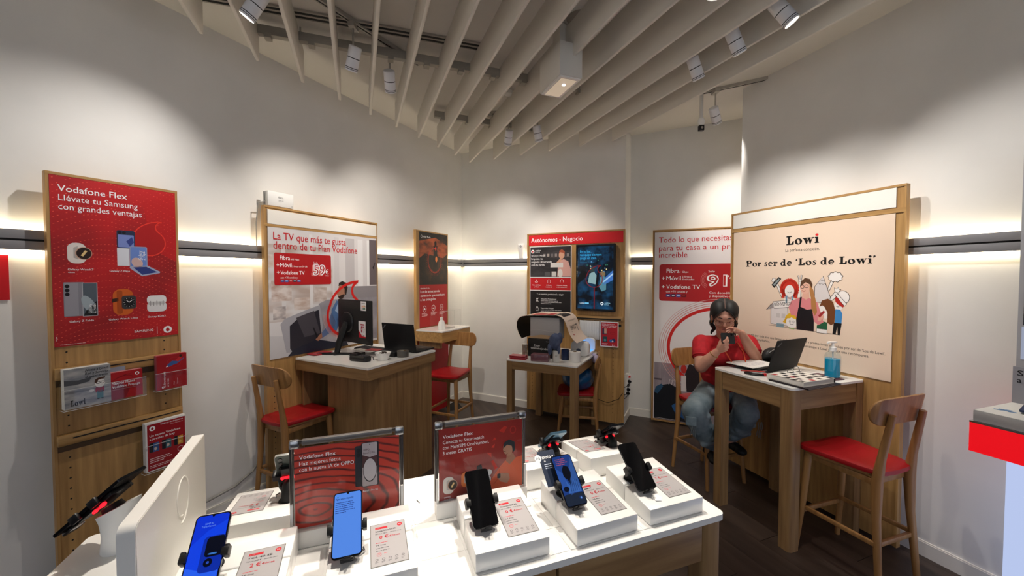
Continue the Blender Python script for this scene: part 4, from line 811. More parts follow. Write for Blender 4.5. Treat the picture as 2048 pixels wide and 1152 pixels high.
def leg_table(name, label, loc, rz, w, d, h, lw=.075, ap=.12, mW=WD, rc=.03):
    t = thing(name, label, 'table', (loc[0], loc[1], 0), rz)          # local x 0..w, y 0..d
    part('tabletop', MB().prism(rrect(0, w, 0, d, rc), h-.014, h), WHITE, t)
    for x in (0, w-lw):
        for y in (0, d-lw):
            c = (x > 0 and y > 0, x == 0 and y > 0, x == 0 and y == 0, x > 0 and y == 0)
            part('leg', MB().prism(rrect(x+.003, x+lw-.003, y+.003, y+lw-.003, .02, 5, c), 0, h-.0145, sm=True), mW, t)
    for a in ((lw, w-lw, .006, .026), (lw, w-lw, d-.026, d-.006)): part('apron', MB().box(*a, h-ap-.0145, h-.0145), WDX, t)
    for a in ((.006, .026, lw, d-lw), (w-.026, w-.006, lw, d-lw)): part('apron', MB().box(*a, h-ap-.0145, h-.0145), wood('oak_desk_y', '826240', 'a58358', 'y'), t)
    return t
# right table: near corner (1.698, 2.344)
rzR = math.atan2(.3151, .9490)          # local x towards the right wall, y along the wall
nx, ny = Vector((.9490, .3151)), Vector((-.3151, .9490))
leg_table('high_table', 'high table with white top at the cream board where the woman sits', (1.700, 2.340), rzR, .66, .60, 1.02, .08, .125)
leg_table('table', 'lower white topped table heaped with boxes under the back wall board', at('B', 1.20, -.985), rot('B'), .77, .86, .84, .075, .085)
# left desk: box-like
t = thing('service_desk', 'left service desk with white top and closed oak body under the sofa poster', 'desk', at('L', -2.57, -.13), rot('L'))
part('top', MB().prism(rrect(0, .77, -.80, 0, .008), 1.035, 1.05), WHITE, t)
part('skirt', MB().box(.004, .766, -.796, -.775, .955, 1.035).box(.004, .766, -.02, 0, .955, 1.035), WDX, t)
part('skirt', MB().box(.004, .025, -.775, -.02, .955, 1.035).box(.745, .766, -.775, -.02, .955, 1.035), wood('oak_desk_y', '826240', 'a58358', 'y'), t)
part('body_panel', MB().box(.125, .74, -.775, -.755, 0, .9545), WD, t)
part('body_panel', MB().box(.125, .145, -.755, -.22, 0, .9545), WD, t, None)
part('body_panel', MB().box(.70, .72, -.755, -.02, 0, .9545), WD, t)
part('body_panel', MB().box(.05, .70, -.03, -.01, 0, .9545), WD, t)
part('underside', MB().box(.05, .74, -.755, -.03, .94, .9545), WD, t)

# ================================================================ things on the left desk
def LD(t_, off, z=1.0505): return at('L', t_, -off, z)
def gel(label, loc, s=1, level=.62, col='1c9fc4'):
    t = thing('gel_bottle', label, 'bottle', loc)
    part('shell', MB().lathe([(.0, 0), (.036*s, 0), (.040*s, .004*s), (.040*s, .125*s), (.034*s, .142*s), (.017*s, .155*s), (.015*s, .165*s)], n=24), clear('bottle_clear', 'f2f8fa', .10), t)
    hh = .125*s*level/.62*.82
    part('gel', MB().lathe([(0, .003), (.037*s, .003), (.0375*s, hh), (0, hh)], n=24), mat('blue_gel_'+col, col, .12, alpha=.93), t)
    part('collar', MB().lathe([(.018*s, .155*s), (.018*s, .178*s), (.008*s, .182*s), (.006*s, .205*s), (0, .206*s)], n=18), WPL, t)
    part('dip_tube', MB().cone((.004*s, 0, .01*s), (0, 0, .16*s), .003*s, n=6), WPL, t)
    part('pump', MB().box(-.028*s, .02*s, -.008*s, .008*s, .203*s, .213*s, 0, .003*s).box(-.034*s, -.024*s, -.005*s, .005*s, .196*s, .209*s, 0, .002*s), WPL, t); return t
gel('blue hand gel bottle on the left desk beside the black monitor', (-1.625, 3.45, 1.0575), .92, .50, '0d6f96')
def thinkpad(name, label, loc, rz, lean=.10, w=.335, d=.225):
    t = thing(name, label, 'laptop', loc, rz)
    part('base', MB().box(-w/2, w/2, -d, 0, .002, .016, 0, .004), BLKM, t)
    kb = part('keyboard', MB().box(-w/2+.02, w/2-.02, -d+.085, -.02, .0155, .0175), BLK, t)
    mb = MB()
    for i in range(6):
        for j in range(14): mb.box(-w/2+.023+j*.0208, -w/2+.041+j*.0208, -.035-i*.019, -.022-i*.019+.003, .0175, .019)
    part('keys', mb, BLKM, t, kind='stuff')
    M = TM((0, .002, .014), rx=-lean)
    part('lid', MB().box(-w/2, w/2, 0, .009, 0, d, 0, .003, M=M), BLKM, t)
    part('screen', MB().box(-w/2+.01, w/2-.01, -.001, .0005, .012, d-.01, M=M), GLS, t)
    cv = CV(eps=.0003); cv.text('ThinkPad', 0, 0, .018, '9a9a9e', .045, .01); cv.build(t, M @ TM((w/2-.018, .0092, d-.052), rz=PI) @ Matrix.Rotation(R(-45), 4, 'Y'))
    part('hinge', MB().cone((-w/2+.04, 0, .014), (-w/2+.08, 0, .014), .006, n=8).cone((w/2-.08, 0, .014), (w/2-.04, 0, .014), .006, n=8), BLK, t); return t
thinkpad('laptop', 'black laptop on the left desk, lid towards us, beside the tape roll', (-.965, 3.365, 1.0505), heading(.46, .89), .14, .36, .235)
# monitor seen from behind
t = thing('monitor', 'black monitor on the left desk seen from behind with two stickers', 'monitor', (-1.315, 3.245, 1.05), heading(.6, .8))
part('housing', MB().box(-.248, .248, -.012, .004, .095, .455, 0, .006).rings([[(x*k, dy, .275+z*k2) for x, z in rrect(-.24, .24, -.17, .17, .02, 3)] for dy, k, k2 in ((.003, 1, 1), (.018, .9, .85), (.024, .6, .6))], 0), BLKM, t)
part('screen', MB().box(-.24, .24, -.0135, -.0115, .105, .447), GLS, t)
part('mount_disc', MB().lathe([(.0, 0), (.085, 0), (.088, .004), (.08, .014), (0, .016)], n=28, M=TM((.06, .024, .27), rx=R(-90))), BLK, t)
part('stand_arm', MB().tube([(.06, .035, .27), (.07, .055, .20), (.09, .085, .10), (.10, .10, .02)], [.024, .03, .026, .022], 8), BLKM, t)
part('foot', MB().prism([(.085, .13), (.115, .13), (.235, .20), (.24, .175), (.13, .08), (-.07, -.05), (-.10, -.035), (.07, .09)], 0, .014), BLKM, t)
cv = CV(); cv.rect(0, 0, .10, .135, 'e7e4e6'); cv.poly([(0, 0), (.10, 0), (.10, .012), (.05, .015), (0, .06)], 'b3172b', 1); cv.rect(.03, .10, .05, .012, 'a3303a', 1); cv.rect(.035, .085, .045, .009, 'a3303a', 1); cv.ell(.045, .068, .011, .028, 'a01c35', 2); cv.ell(.045, .068, .004, .008, 'f2d8dc', 3); cv.greek(.06, .08, .036, 5, .009, '8a868c', .4); cv.text('Lowi', .055, .018, .016, '1a1a1c', .028, .04)
cv.build(t, TM((-.10, .0245, .155), rz=PI), 'sticker')
cv = CV(); cv.rect(0, 0, .075, .075, 'eceaec'); 
for x, c in ((.014, 'c83a2a'), (.032, 'e3b32c'), (.050, '8a3a2a')): cv.poly([(x, .01), (x+.014, .01), (x+.012, .03), (x+.002, .03)], '2a6a4a' if x > .03 else '2a2426', 1); cv.ell(x+.007, .034, .008, .009, c, 2); cv.ell(x+.007, .031, .005, .006, 'e8c8b0', 3)
cv.rect(.012, .055, .05, .006, 'a8a4a8', 1); cv.build(t, TM((-.135, .0245, .375), rz=PI), 'sticker')
t = thing('card_terminal', 'black card payment terminal lying on the left desk before the monitor', 'card terminal', (-1.17, 2.99, 1.0505), R(-24))
mb = MB(); mb.rings([[(x, y*k+o_, z) for x, y in rrect(-.085, .085, -.038, .038, .02, 4)] for z, k, o_ in ((0, .8, 0), (.012, 1, 0), (.03, .95, 0), (.042, .7, .0))], 0); part('shell', mb, BLK, t)
part('hump', MB().rings([[(x, y, z) for x, y in rrect(-.08*k, -.01, -.03*k, .03*k, .01, 4)] for z, k in ((.03, 1), (.055, .85), (.06, .6))], 0), BLK, t); part('display', MB().box(-.065, -.02, -.018, .018, .0595, .0612), GLS, t)
mb = MB()
for i in range(4):
    for j in range(3): mb.box(.0+i*.016, .012+i*.016, -.02+j*.014, -.01+j*.014, .040, .0445)
part('keys', mb, mat('key_grey', '4a4a4e', .5), t)
t = thing('bowl', 'small white ribbed bowl with clips on the left desk corner', 'bowl', (-1.005, 3.02, 1.0505))
part('body', MB().lathe([(0, .003), (.036, .0), (.038, .004), (.056, .05), (.060, .056), (.062, .060), (.057, .060), (.053, .05), (.036, .008), (0, .007)], n=28), WPL, t)
mb = MB(); rg = random.Random(5)
for i in range(12): a = rg.uniform(0, 2*PI); r_ = rg.uniform(0, .032); mb.box(-.01, .01, -.004, .004, 0, .005, M=TM((r_*math.cos(a), r_*math.sin(a), .048+rg.uniform(0, .01)), rg.uniform(-.5, .5), rg.uniform(-.5, .5), rg.uniform(0, 3)))
part('clips', mb, mat('clip_brown', '3a2c28', .4), t)
t = thing('tape_roll', 'dark grey roll of tape standing on the left desk', 'tape roll', (-.885, 3.145, 1.0505))
part('tape', MB().lathe([(.024, 0), (.046, 0), (.047, .004), (.047, .046), (.046, .05), (.024, .05), (.024, 0)], n=30, cap=False), mat('tape_grey', '5a5650', .35), t); part('core', MB().lathe([(.021, .001), (.024, .001), (.024, .049), (.021, .049), (.021, .001)], n=24, cap=False), mat('cardboard', '8b6f4d', .8), t); part('loose_end', MB().box(-.02, .004, -.03, .0, .05, .052, M=TM(rz=.4)), mat('tape_end', 'a9a69f', .3), t)
t = thing('keyboard', 'black keyboard under the monitor on the left desk', 'keyboard', (-1.22, 3.40, 1.0505), heading(.48, .87))
part('case', MB().box(-.17, .17, -.06, .06, .003, .02, 0, .004), BLKM, t)
mb = MB()
for i in range(5):
    for j in range(16): mb.box(-.163+j*.0205, -.146+j*.0205, -.052+i*.021, -.035+i*.021, .02, .026)
part('keys', mb, BLK, t, kind='stuff')
t = thing('docking_station', 'low black docking box between keyboard and tape roll', 'docking station', (-1.02, 3.20, 1.0505), heading(.35, .93))
part('case', MB().box(-.10, .08, -.05, .05, 0, .04, 0, .006), BLKM, t); part('ports', MB().box(-.07, -.05, .0495, .051, .01, .02).box(-.03, -.01, .0495, .051, .01, .02).box(.01, .04, .0495, .051, .01, .024), DARK, t)
t = thing('cable', 'black cable loop lying behind the payment terminal', 'cable'); part('wire', MB().tube([(-1.08, 3.02, 1.055), (-1.11, 3.10, 1.056), (-1.2, 3.16, 1.056), (-1.30, 3.12, 1.056), (-1.34, 3.2, 1.056), (-1.25, 3.3, 1.056)], .0035, 6), BLK, t)
t = thing('papers', 'open papers with a red edge under the monitor on the left desk', 'papers', (-1.24, 3.28, 1.058), heading(.5, .86))
part('sheet', MB().box(-.13, .10, -.03, .05, 0.02, .024, M=TM(rx=.06)), mat('paper_white', 'e8e5e0', .6), t); part('red_sheet', MB().box(-.15, -.02, -.05, .03, 0.025, .028, M=TM(rz=.2)), REDP, t)
t = thing('leaflet_pile', 'pile of red leaflets lying on the left desk corner by the gel bottle', 'leaflets', (-1.665, 3.285, 1.0505), rot('L')+.05)
for i, (dx, a) in enumerate(((0, 0), (.01, .06), (-.01, -.05))):
    part('leaflet', MB().box(-.075+dx, .075+dx, -.105, .105, i*.0035, i*.0035+.003, M=TM(rz=a)), mat('leaflet_red_%d' % i, ('8f1c24', 'a3242b', 'b03038')[i], .4), t)
cv = CV(); cv.poly([(-.07, .0), (.0, .09), (.06, .09), (.05, .02), (-.03, -.06)], 'c0484a'); cv.greek(-.06, -.05, .1, 4, .012, 'd8b0b0', .4); cv.build(t, TM((0, 0, .0105), rx=R(-90)))
t = thing('paper_corner', 'white paper held behind the monitor at the board edge', 'paper', (-.995, 3.52, 1.0505), heading(.5, .86)); part('sheet', MB().rings([[(x, .03*math.sin(z*9), z) for x, z in ((-.01, .0), (.045, 0), (.045, .0), (-.01, .0))], [(-.02, .02, .08), (.05, .03, .10), (.05, .032, .10), (-.02, .022, .08)], [(.03, .04, .16), (.055, .045, .19), (.055, .047, .19), (.03, .042, .16)]], 0), mat('paper_white', 'e8e5e0', .6), t)

# ================================================================ things on the back table
BT = .8405
def bt(x, y, z=BT): return (x, y, z)
t = thing('leaflet_pile', 'small pile of glossy red leaflets at the left end of the back table', 'leaflets', bt(.07, 4.06), rot('B')+.1)
for i in range(5): part('leaflet', MB().box(-.085, .085, -.05, .05, i*.008, i*.008+.006, M=TM((random.Random(i).uniform(-.006, .006), 0, 0), rz=random.Random(i+9).uniform(-.08, .08))), mat('leaflet_gloss_%d' % (i % 2), ('b0404a', '9a222c')[i % 2], .2), t)
t = thing('flyer_pack', 'wrapped dusty pink pack of flyers on the back table front edge', 'flyers', bt(.29, 3.955), rot('B')+.12)
part('pack', MB().box(-.09, .09, -.05, .05, 0, .072, 0, .006), mat('dusty_pink', '8a646c', .35), t); part('wrap', MB().box(-.092, .092, -.051, .051, .002, .074, 0, .006), clear('film', 'f0e4e8', .18), t)
t = thing('black_box', 'black box lettered in white standing on the back table', 'box', bt(.335, 4.195), rot('B')-.06)
part('carton', MB().box(-.145, .145, -.075, .075, 0, .19, 0, .002), mat('black_carton', '151517', .5), t)
cv = CV(); cv.text('Estoy', -.035, .112, .032, 'f0f0f0', .068, .006, 'C'); cv.text('teletrabajando', -.11, .083, .030, 'f0f0f0', .20, .006); cv.rect(.07, .17, .03, .004, 'c8c8c8'); cv.build(t, TM((0, -.0752, 0)))
t = thing('white_box', 'plain grey-white box lying on the black lettered box', 'box', bt(.375, 4.235, BT+.1905), rot('B')+.03)
part('carton', MB().box(-.155, .175, -.085, .085, 0, .23, 0, .003), mat('grey_carton', 'b9b6b4', .55), t)
cv = CV(); cv.poly([(-.154, .002), (.174, .002), (.174, .03), (.06, .04), (-.03, .045), (-.154, .02)], 'c9a883'); cv.line([(-.154, .085), (-.05, .095), (.06, .085), (.174, .08)], .004, 'cfccca'); cv.build(t, TM((0, -.0852, 0)))
# cream poster bent over the boxes
t = thing('bent_poster', 'large cream poster with black underside bent over the boxes on the back table', 'poster', (.35, 4.20, 0), rot('B'))
prof = [(-.225, 1.030), (-.262, 1.085), (-.284, 1.15), (-.283, 1.205), (-.262, 1.245), (-.225, 1.268), (-.17, 1.279), (-.1, 1.284), (0, 1.289), (.1, 1.294), (.17, 1.296), (.215, 1.287), (.25, 1.262), (.275, 1.22), (.292, 1.17), (.315, 1.11), (.35, 1.06), (.393, 1.022)]
def sheetmesh(off0, off1, y0, y1):
    n = len(prof); P = []
    for i, (x, z) in enumerate(prof):
        a = prof[max(0, i-1)]; b = prof[min(n-1, i+1)]; d = Vector((b[0]-a[0], b[1]-a[1])).normalized(); nn = Vector((-d.y, d.x)); P.append((x, z, nn))
    return [[(x+nn.x*o, y, z+nn.y*o) for y in (y0, y1) for o in ((off0, off1) if y == y0 else (off1, off0))] for x, z, nn in P]
part('sheet', MB().rings(sheetmesh(0, .003, -.10, .30), 0, True), mat('cream_print', 'e8d6c4', .5), t)
part('underside', MB().rings(sheetmesh(-.0012, -.0002, -.098, .298), 0, True), mat('black_backing', '060606', .7), t)
def onsheet(u, v):      # u along the profile (0..1 of its length), v depth
    L_ = [0]
    for i in range(1, len(prof)): L_.append(L_[-1]+math.hypot(prof[i][0]-prof[i-1][0], prof[i][1]-prof[i-1][1]))
    s_ = u*L_[-1]
    for i in range(1, len(prof)):
        if s_ <= L_[i] or i == len(prof)-1:
            k = (s_-L_[i-1])/(L_[i]-L_[i-1]); x = prof[i-1][0]+k*(prof[i][0]-prof[i-1][0]); z = prof[i-1][1]+k*(prof[i][1]-prof[i-1][1])
            d = Vector((prof[i][0]-prof[i-1][0], prof[i][1]-prof[i-1][1])).normalized(); return x-d.y*.0040, -.10+v*.40, z+d.x*.0040
mb = MB()
def patch(mb, u0, u1, v0, v1, n=8):
    vs = []; fs = []
    for i in range(n+1):
        for v_ in (v0, v1): vs.append(onsheet(u0+(u1-u0)*i/n, v_))
    for i in range(n): fs.append((2*i, 2*i+1, 2*i+3, 2*i+2))
    mb.add(vs, fs, 0, True)
patch(mb, .35, .50, .1, .5); patch(mb, .52, .60, .05, .5); part('red_print', mb, REDP, t)
mb = MB(); patch(mb, .62, .71, .12, .75); part('black_print', mb, BLKM, t)
def sheet_text(name, s, u0, v0, du, dv, c, bold):
    v, f = text_mesh(s, 1, bold); x0 = min(p[0] for p in v); x1 = max(p[0] for p in v); y1 = max(p[1] for p in v)
    mb = MB(); mb.add([onsheet(u0-du+(p[1]/y1)*du, v0-(p[0]-x0)/(x1-x0)*dv) for p in v], f, 0); part(name, mb, mat('ink_%s_0_0.45' % c, c, .45), t)
sheet_text('lettering', 'Lowi', .885, .78, .075, .56, '141010', .04); sheet_text('lettering', 'La perfecta conexión', .775, .82, .02, .62, '9a8a7c', 0); sheet_text('lettering', 'GRACIAS', .69, .70, .045, .5, 'd8d0c8', .02)
part('dot', MB().ell(onsheet(.91, .25), (.004, .012, .008), 8, 6), mat('red_dot', 'c03030', .5), t)
t = thing('cloth', 'crumpled grey-blue cloth glove drooping over the white jar', 'cloth', bt(.445, 3.91, BT))
def lumpy(c, r, nu=22, nv=16, amp=.15, seed=0, fq=3):
    v = []; f = []; rg = random.Random(seed); ph = [rg.uniform(0, 6) for _ in range(6)]
    for j in range(nv+1):
        a = PI*j/nv
        for i in range(nu):
            b = 2*PI*i/nu; k = 1+amp*(math.sin(fq*b+ph[0]+2*a)*.5+math.sin(5*a+ph[1]+2*b)*.3+math.sin(7*b+ph[2]-3*a)*.25)*math.sin(a)
            v.append((c[0]+r[0]*math.sin(a)*math.cos(b)*k, c[1]+r[1]*math.sin(a)*math.sin(b)*k, c[2]+r[2]*math.cos(a)*k))
    for j in range(nv):
        for i in range(nu): k = (i+1) % nu; f.append((j*nu+i, (j+1)*nu+i, (j+1)*nu+k, j*nu+k))
    return v, f
CLO = noise_mat('blue_cloth', '39435f', '56617f', (1, 1, 1), 18, .85, 3, bump=.3)
mb = MB(); v, f = lumpy((-.01, 0, .205), (.058, .05, .085), seed=3); mb.add(v, f, 0, True); v, f = lumpy((-.065, 0, .13), (.022, .024, .06), seed=5); mb.add(v, f, 0, True); v, f = lumpy((.02, -.025, .125), (.02, .02, .045), seed=8); mb.add(v, f, 0, True); v, f = lumpy((.035, 0, .24), (.03, .035, .055), seed=9); mb.add(v, f, 0, True)
part('cloth', mb, CLO, t)
t = thing('jar', 'white plastic jar under the grey-blue cloth on the back table', 'jar', bt(.445, 3.905))
part('body', MB().lathe([(0, 0), (.034, 0), (.036, .003), (.036, .11), (.03, .118), (0, .118)], n=24), mat('jar_white', 'cfcdc8', .4), t); cv = CV(); cv.greek(-.015, .07, .03, 2, .008, '8a8884', .5); cv.build(t, TM((0, -.0365, 0)))
t = thing('mug', 'dark blue mug between the white jar and the paper roll', 'mug', bt(.55, 4.01))
part('body', MB().lathe([(0, .0), (.038, 0), (.040, .003), (.040, .105), (.037, .105), (.036, .006), (0, .006)], n=26), mat('navy_ceramic', '17284f', .25), t); part('handle', MB().tube([(.04+.0, 0, .085), (.06, 0, .085), (.068, 0, .06), (.06, 0, .03), (.04, 0, .025)], .005, 8), mat('navy_ceramic', '17284f', .25), t)
t = thing('paper_roll', 'white paper roll standing at the front corner of the back table', 'paper roll', bt(.635, 3.915))
part('paper', MB().lathe([(.02, .0), (.056, 0), (.058, .003), (.058, .098), (.056, .101), (.02, .101), (.02, 0)], n=32, cap=False), WHM, t); part('core', MB().lathe([(.018, .0), (.02, 0), (.02, .1015), (.018, .1015), (.018, 0)], n=20, cap=False), mat('cardboard', '8b6f4d', .8), t)
t = thing('label_machine', 'rounded white device with a blue lit opening on the back table', 'device', bt(.80, 4.33), rot('B'))
def pill(y0, y1, k=1):
    return [[(x*k, y, .01+max(0, z)*k) for x, z in rrect(-.10, .10, 0, .16, .05, 6)] for y in (y0, y1)]
mb = MB(); mb.rings([[(x*k, y, .08+(z-.08)*k) for x, z in rrect(-.10, .10, 0, .16, .05, 6)] for y, k in ((-.165, .9), (-.16, .97), (-.15, 1), (-.10, 1), (-.092, .96))], 0); part('end_cap', mb, WPL, t)
mb = MB(); mb.rings([[(x*k, y, .08+(z-.08)*k) for x, z in rrect(-.10, .10, 0, .16, .05, 6)] for y, k in ((.112, .96), (.12, 1), (.15, 1), (.16, .95))], 0); part('end_cap', mb, WPL, t)
part('tray', MB().box(-.09, .095, -.10, .12, .0, .03, 0, .006).box(-.095, -.02, -.10, .12, .02, .15, 0, .012), WPL, t)
part('lit_cavity', MB().box(-.02, -.016, -.09, .11, .032, .14).box(-.016, .08, -.09, .11, .030, .033), mat('blue_glow', '4f9cf0', emit=1.1), t)
part('button', MB().lathe([(0, 0), (.024, 0), (.024, .003), (0, .004)], n=24, M=TM((-.01, -.166, .06), rx=R(90))), mat('blue_grey_button', '5a6276', .4), t)
t = thing('ruler', 'dark narrow strip lying along the right edge of the back table', 'ruler', bt(.825, 4.065), rot('B')+PI/2+.05); part('strip', MB().box(-.12, .14, -.008, .008, 0, .006), mat('dark_strip', '3a3836', .5), t); part('scale', MB().box(-.11, .13, -.003, .003, .006, .0066), mat('ink_a0a0a0', 'a0a0a0', .5), t)
t = thing('standing_pen', 'glass tumbler beside the black lettered box on the back table', 'tumbler', bt(.14, 4.20)); part('glass', MB().lathe([(0, 0), (.026, 0), (.03, .004), (.032, .13), (.029, .13), (.026, .006), (0, .006)], n=20), clear('tumbler_glass', 'e8e4e0', .3), t); part('rim', MB().lathe([(.0295, .129), (.0325, .129), (.0325, .132), (.0295, .132)], n=20), mat('acrylic_edge', 'dcdcd8', .2), t)
# bag on the chair
t = thing('bag', 'shiny blue bag lying on the low chair under the back table', 'bag', (pc[0]+.015, pc[1]+.01, .462), 0)
mb = MB(); v, f = lumpy((0, 0, .125), (.17, .15, .135), 30, 22, .16, 11); v = [(a, b, max(c, .001)) for a, b, c in v]; mb.add(v, f, 0, True); part('body', mb, noise_mat('blue_nylon', '0d3a63', '1c5f93', (1, 1, 1), 9, .3, 4, bump=.4), t)
part('strap', MB().tube([(-.12, -.08, .16), (-.05, -.12, .24), (.05, -.10, .26), (.12, -.04, .19)], .009, 8), mat('strap_navy', '12253e', .6), t)
t = thing('cap', 'pale lilac cloth draped over the backrest of the low chair', 'cloth', (pc[0]+.185, pc[1]-.02, .775), 0); v, f = lumpy((0, 0, .03), (.04, .10, .05), 20, 14, .2, 4); part('cloth', MB().add(v, f, 0, True), mat('lilac_cloth', 'b5aac4', .8), t)
# power strip on the wall pier
t = thing('power_strip', 'white power strip with a red switch and black plugs on the wall pier', 'power strip', at('B', 2.262, -.012, .46), rot('B')+R(52)); t.rotation_euler[1] = R(9)
part('body', MB().prism(rrect(-.030, .030, -.135, .135, .028, 6), -.02, .02, M=TM(rx=R(90))), WPL, t)
part('switch', MB().box(-.013, .013, -.026, -.019, .085, .107, 0, .002), mat('switch_red', 'a8281c', .3, emit=.35), t)
for z in (.045, 0, -.045, -.09): part('socket', MB().lathe([(0, .0005), (.018, .0005), (.019, 0)], n=18, M=TM((0, -.0205, z), rx=R(90))), mat('socket_grey', '4c4a48', .5), t)
for z in (.045, -.045, -.09): part('plug', MB().cone((0, -.02, z), (0, -.048, z), .018, .013, 14).tube([(0, -.045, z), (-.02, -.06, z-.01), (-.045, -.05, z-.05), (-.06, -.0, z-.09)], .0035, 6), BLK, t)
t = thing('cable', 'thin black cable running from the power strip along the back board', 'cable'); part('wire', MB().tube([at('B', 2.24, -.16, .40), at('B', 2.20, -.17, .33), at('B', 2.08, -.165, .27), at('B', 1.98, -.14, .28), at('B', 1.90, -.128, .33)], .0035, 6), BLK, t)
t = thing('cable', 'grey cable lying along the left wall above the baseboard', 'cable'); part('wire', MB().tube([at('L', -3.35, -.05, .17), at('L', -3.15, -.035, .165), at('L', -2.98, -.03, .18), at('L', -2.85, -.03, .24), at('L', -2.79, -.05, .33)], .008, 8), mat('wire_grey', '8e8c88', .5), t)
# ================================================================ things on the right table
RT = 1.0205
t = thing('papers', 'white paper sheets on the high table beside the laptop', 'papers', (1.80, 2.905, RT+.0245), R(24))
part('folder', MB().box(-.15, .15, -.105, .105, -.004, 0, M=TM((.01, -.02, 0), rz=.1)), BLKM, t)
for i, a in enumerate((0, .04, -.03)): part('sheet', MB().box(-.148, .148, -.105, .105, .001+i*.002, .002+i*.002, M=TM(rz=a)), mat('paper_white', 'e8e5e0', .6), t)
cv = CV(); cv.greek(-.12, .08, .24, 9, .017, '9b98a4', .25); cv.build(t, TM((0, 0, .0062), rx=R(-90)))
t = thing('cable_coil', 'flat coil of black cable with a red tie at the table edge', 'cable', (1.725, 2.705, RT), R(5))
for k, r_ in enumerate((.085, .078, .07)): part('loop', MB().tube([(r_*1.1*math.cos(2*PI*i/28), r_*.75*math.sin(2*PI*i/28), .005+.004*k) for i in range(28)], .004, 6, close=True), BLK, t)
part('tie', MB().box(-.012, .012, -.07, -.045, 0, .018, 0, .003), REDP, t); part('red_pen', MB().cone((-.115, .03, .018), (.03, -.02, .020), .004, n=8), mat('pen_red', 'a83a30', .4), t)
thinkpad('laptop', 'black laptop on the high table with its lid back towards us', (1.945, 2.80, RT), heading(-.42, .907), .29, .34, .235)
t = thing('pouch', 'black pouch leaning between the laptop and the cream poster', 'pouch', (2.045, 3.045, RT-.002), R(15))
v, f = lumpy((0, 0, .062), (.095, .055, .062), 26, 18, .10, 21); mb = MB(); mb.add([(a, b, max(c, .001)) for a, b, c in v], f, 0, True); part('body', mb, mat('black_nylon', '121214', .55, bump=.3, bscale=60), t); part('zip', MB().tube([(-.085, -.02, .08), (-.04, -.04, .115), (.03, -.04, .125), (.08, -.01, .09)], .003, 6), CHR, t)
def slab(name, label, cat, loc, rz, w, d, h, cover, pages=None, lines=None):
    t = thing(name, label, cat, loc, rz)
    part('cover', MB().box(-w/2, w/2, -d/2, d/2, 0, .0025).box(-w/2, w/2, -d/2, d/2, h-.0025, h).box(-w/2, -w/2+.003, -d/2, d/2, 0, h), cover, t)
    if pages: part('pages', MB().box(-w/2+.003, w/2-.004, -d/2+.003, d/2-.003, .0025, h-.0025), pages, t)
    return t
PAG = mat('page_edge', 'd8d4cf', .7)
slab('magazine', 'dark flat magazine under the patterned folder on the high table', 'magazine', (1.87, 2.475, RT), rzR+.06, .32, .24, .008, mat('dark_cover', '221a20', .4), PAG)
slab('brochure', 'purple and red brochure under the gel bottle', 'brochure', (2.06, 2.60, RT), rzR-.05, .22, .17, .006, mat('plum_cover', '54303f', .4), PAG)
t = slab('folder', 'thick folder with black, white and red patterned cover on the high table', 'folder', (1.86, 2.50, RT+.0085), rzR+.03, .29, .235, .030, mat('folder_white', 'e2ded6', .4), PAG)
cv = CV(); rg = random.Random(12); cv.rect(-.143, -.115, .286, .23, 'e6e1d8')
for i in range(7):
    for j in range(5):
        if (i+j) % 2 == 0 or rg.random() < .2: cv.rect(-.14+i*.04+rg.uniform(-.006, .006), -.11+j*.045+rg.uniform(-.006, .006), .034, .030, ('1a191b', '1a191b', '2b2a2c', 'b03038')[rg.randrange(4)] if i < 3 else '1d1c1e', 1)
cv.build(t, TM((0, 0, .0302), rx=R(-90))); part('spine', MB().box(.138, .148, -.117, .117, .0, .030), BLKM, t)
part('ring', MB().tube([(.055+.0, .06+.022*math.cos(PI*i/12), .031+.045*math.sin(PI*i/12)) for i in range(13)], .0022, 6).tube([(-.0, .06+.022*math.cos(PI*i/12), .031+.03*math.sin(PI*i/12)) for i in range(13)], .002, 6), CHR, t)
gel('large blue hand gel bottle on the high table in front of the cream poster', (2.15, 2.60, RT+.0068), 1.12, .66, '14a0c8')
# far left: edge of a red notice
t = thing('red_notice', 'edge of a red notice at the far left border under the rail', 'sign', at('L', -4.32, -.01, 1.585), rot('L')); part('sheet', MB().box(0, .36, 0, .004, 0, .22), mat('notice_red', 'c4101c', .4), t); cv = CV(); cv.greek(.25, .03, .09, 1, .01, 'f0d0d0', .5); cv.greek(.05, .18, .2, 3, .03, 'f0d0d0', .4); cv.build(t)
# ================================================================ right edge: lit demo counter
t = thing('demo_counter', 'white and red lit demo counter cut by the right border', 'counter', at('R', .452, -.08), rot('R'))
part('worktop', MB().box(0, 1.5, -.52, 0, 1.052, 1.10, 0, .004), mat('counter_grey', 'b9b7b6', .35), t); part('top_sheet', MB().box(.002, 1.498, -.518, 0, 1.1, 1.102), WHM, t)
part('red_band', MB().box(-.006, 1.5, -.528, 0, .915, 1.045), mat('lit_red', 'e8101c', .3, emit=.75), t); part('lip', MB().box(-.006, 1.5, -.53, 0, 1.045, 1.052), CHR, t)
part('lit_plinth', MB().box(.062, 1.5, -.40, 0, 0, .915), mat('lit_white', 'b9c8ee', .4, emit=.75), t)
part('back_panel', MB().box(-.05, 1.5, -.03, .0, 1.102, 2.30), mat('counter_back', 'a9a9ad', .4), t)
part('screen', MB().box(-.03, 1.5, -.036, -.03, 1.46, 1.86), mat('screen_dark_blue', '20242c', .2, emit=.5), t); part('lit_panel', MB().box(-.035, 1.5, -.034, -.03, 1.29, 1.45), mat('panel_glow', 'aab2c8', .4, emit=.55), t)
part('card', MB().box(.0, .5, -.20, -.195, 1.102, 1.275), mat('card_grey', '9b9aa0', .5), t)
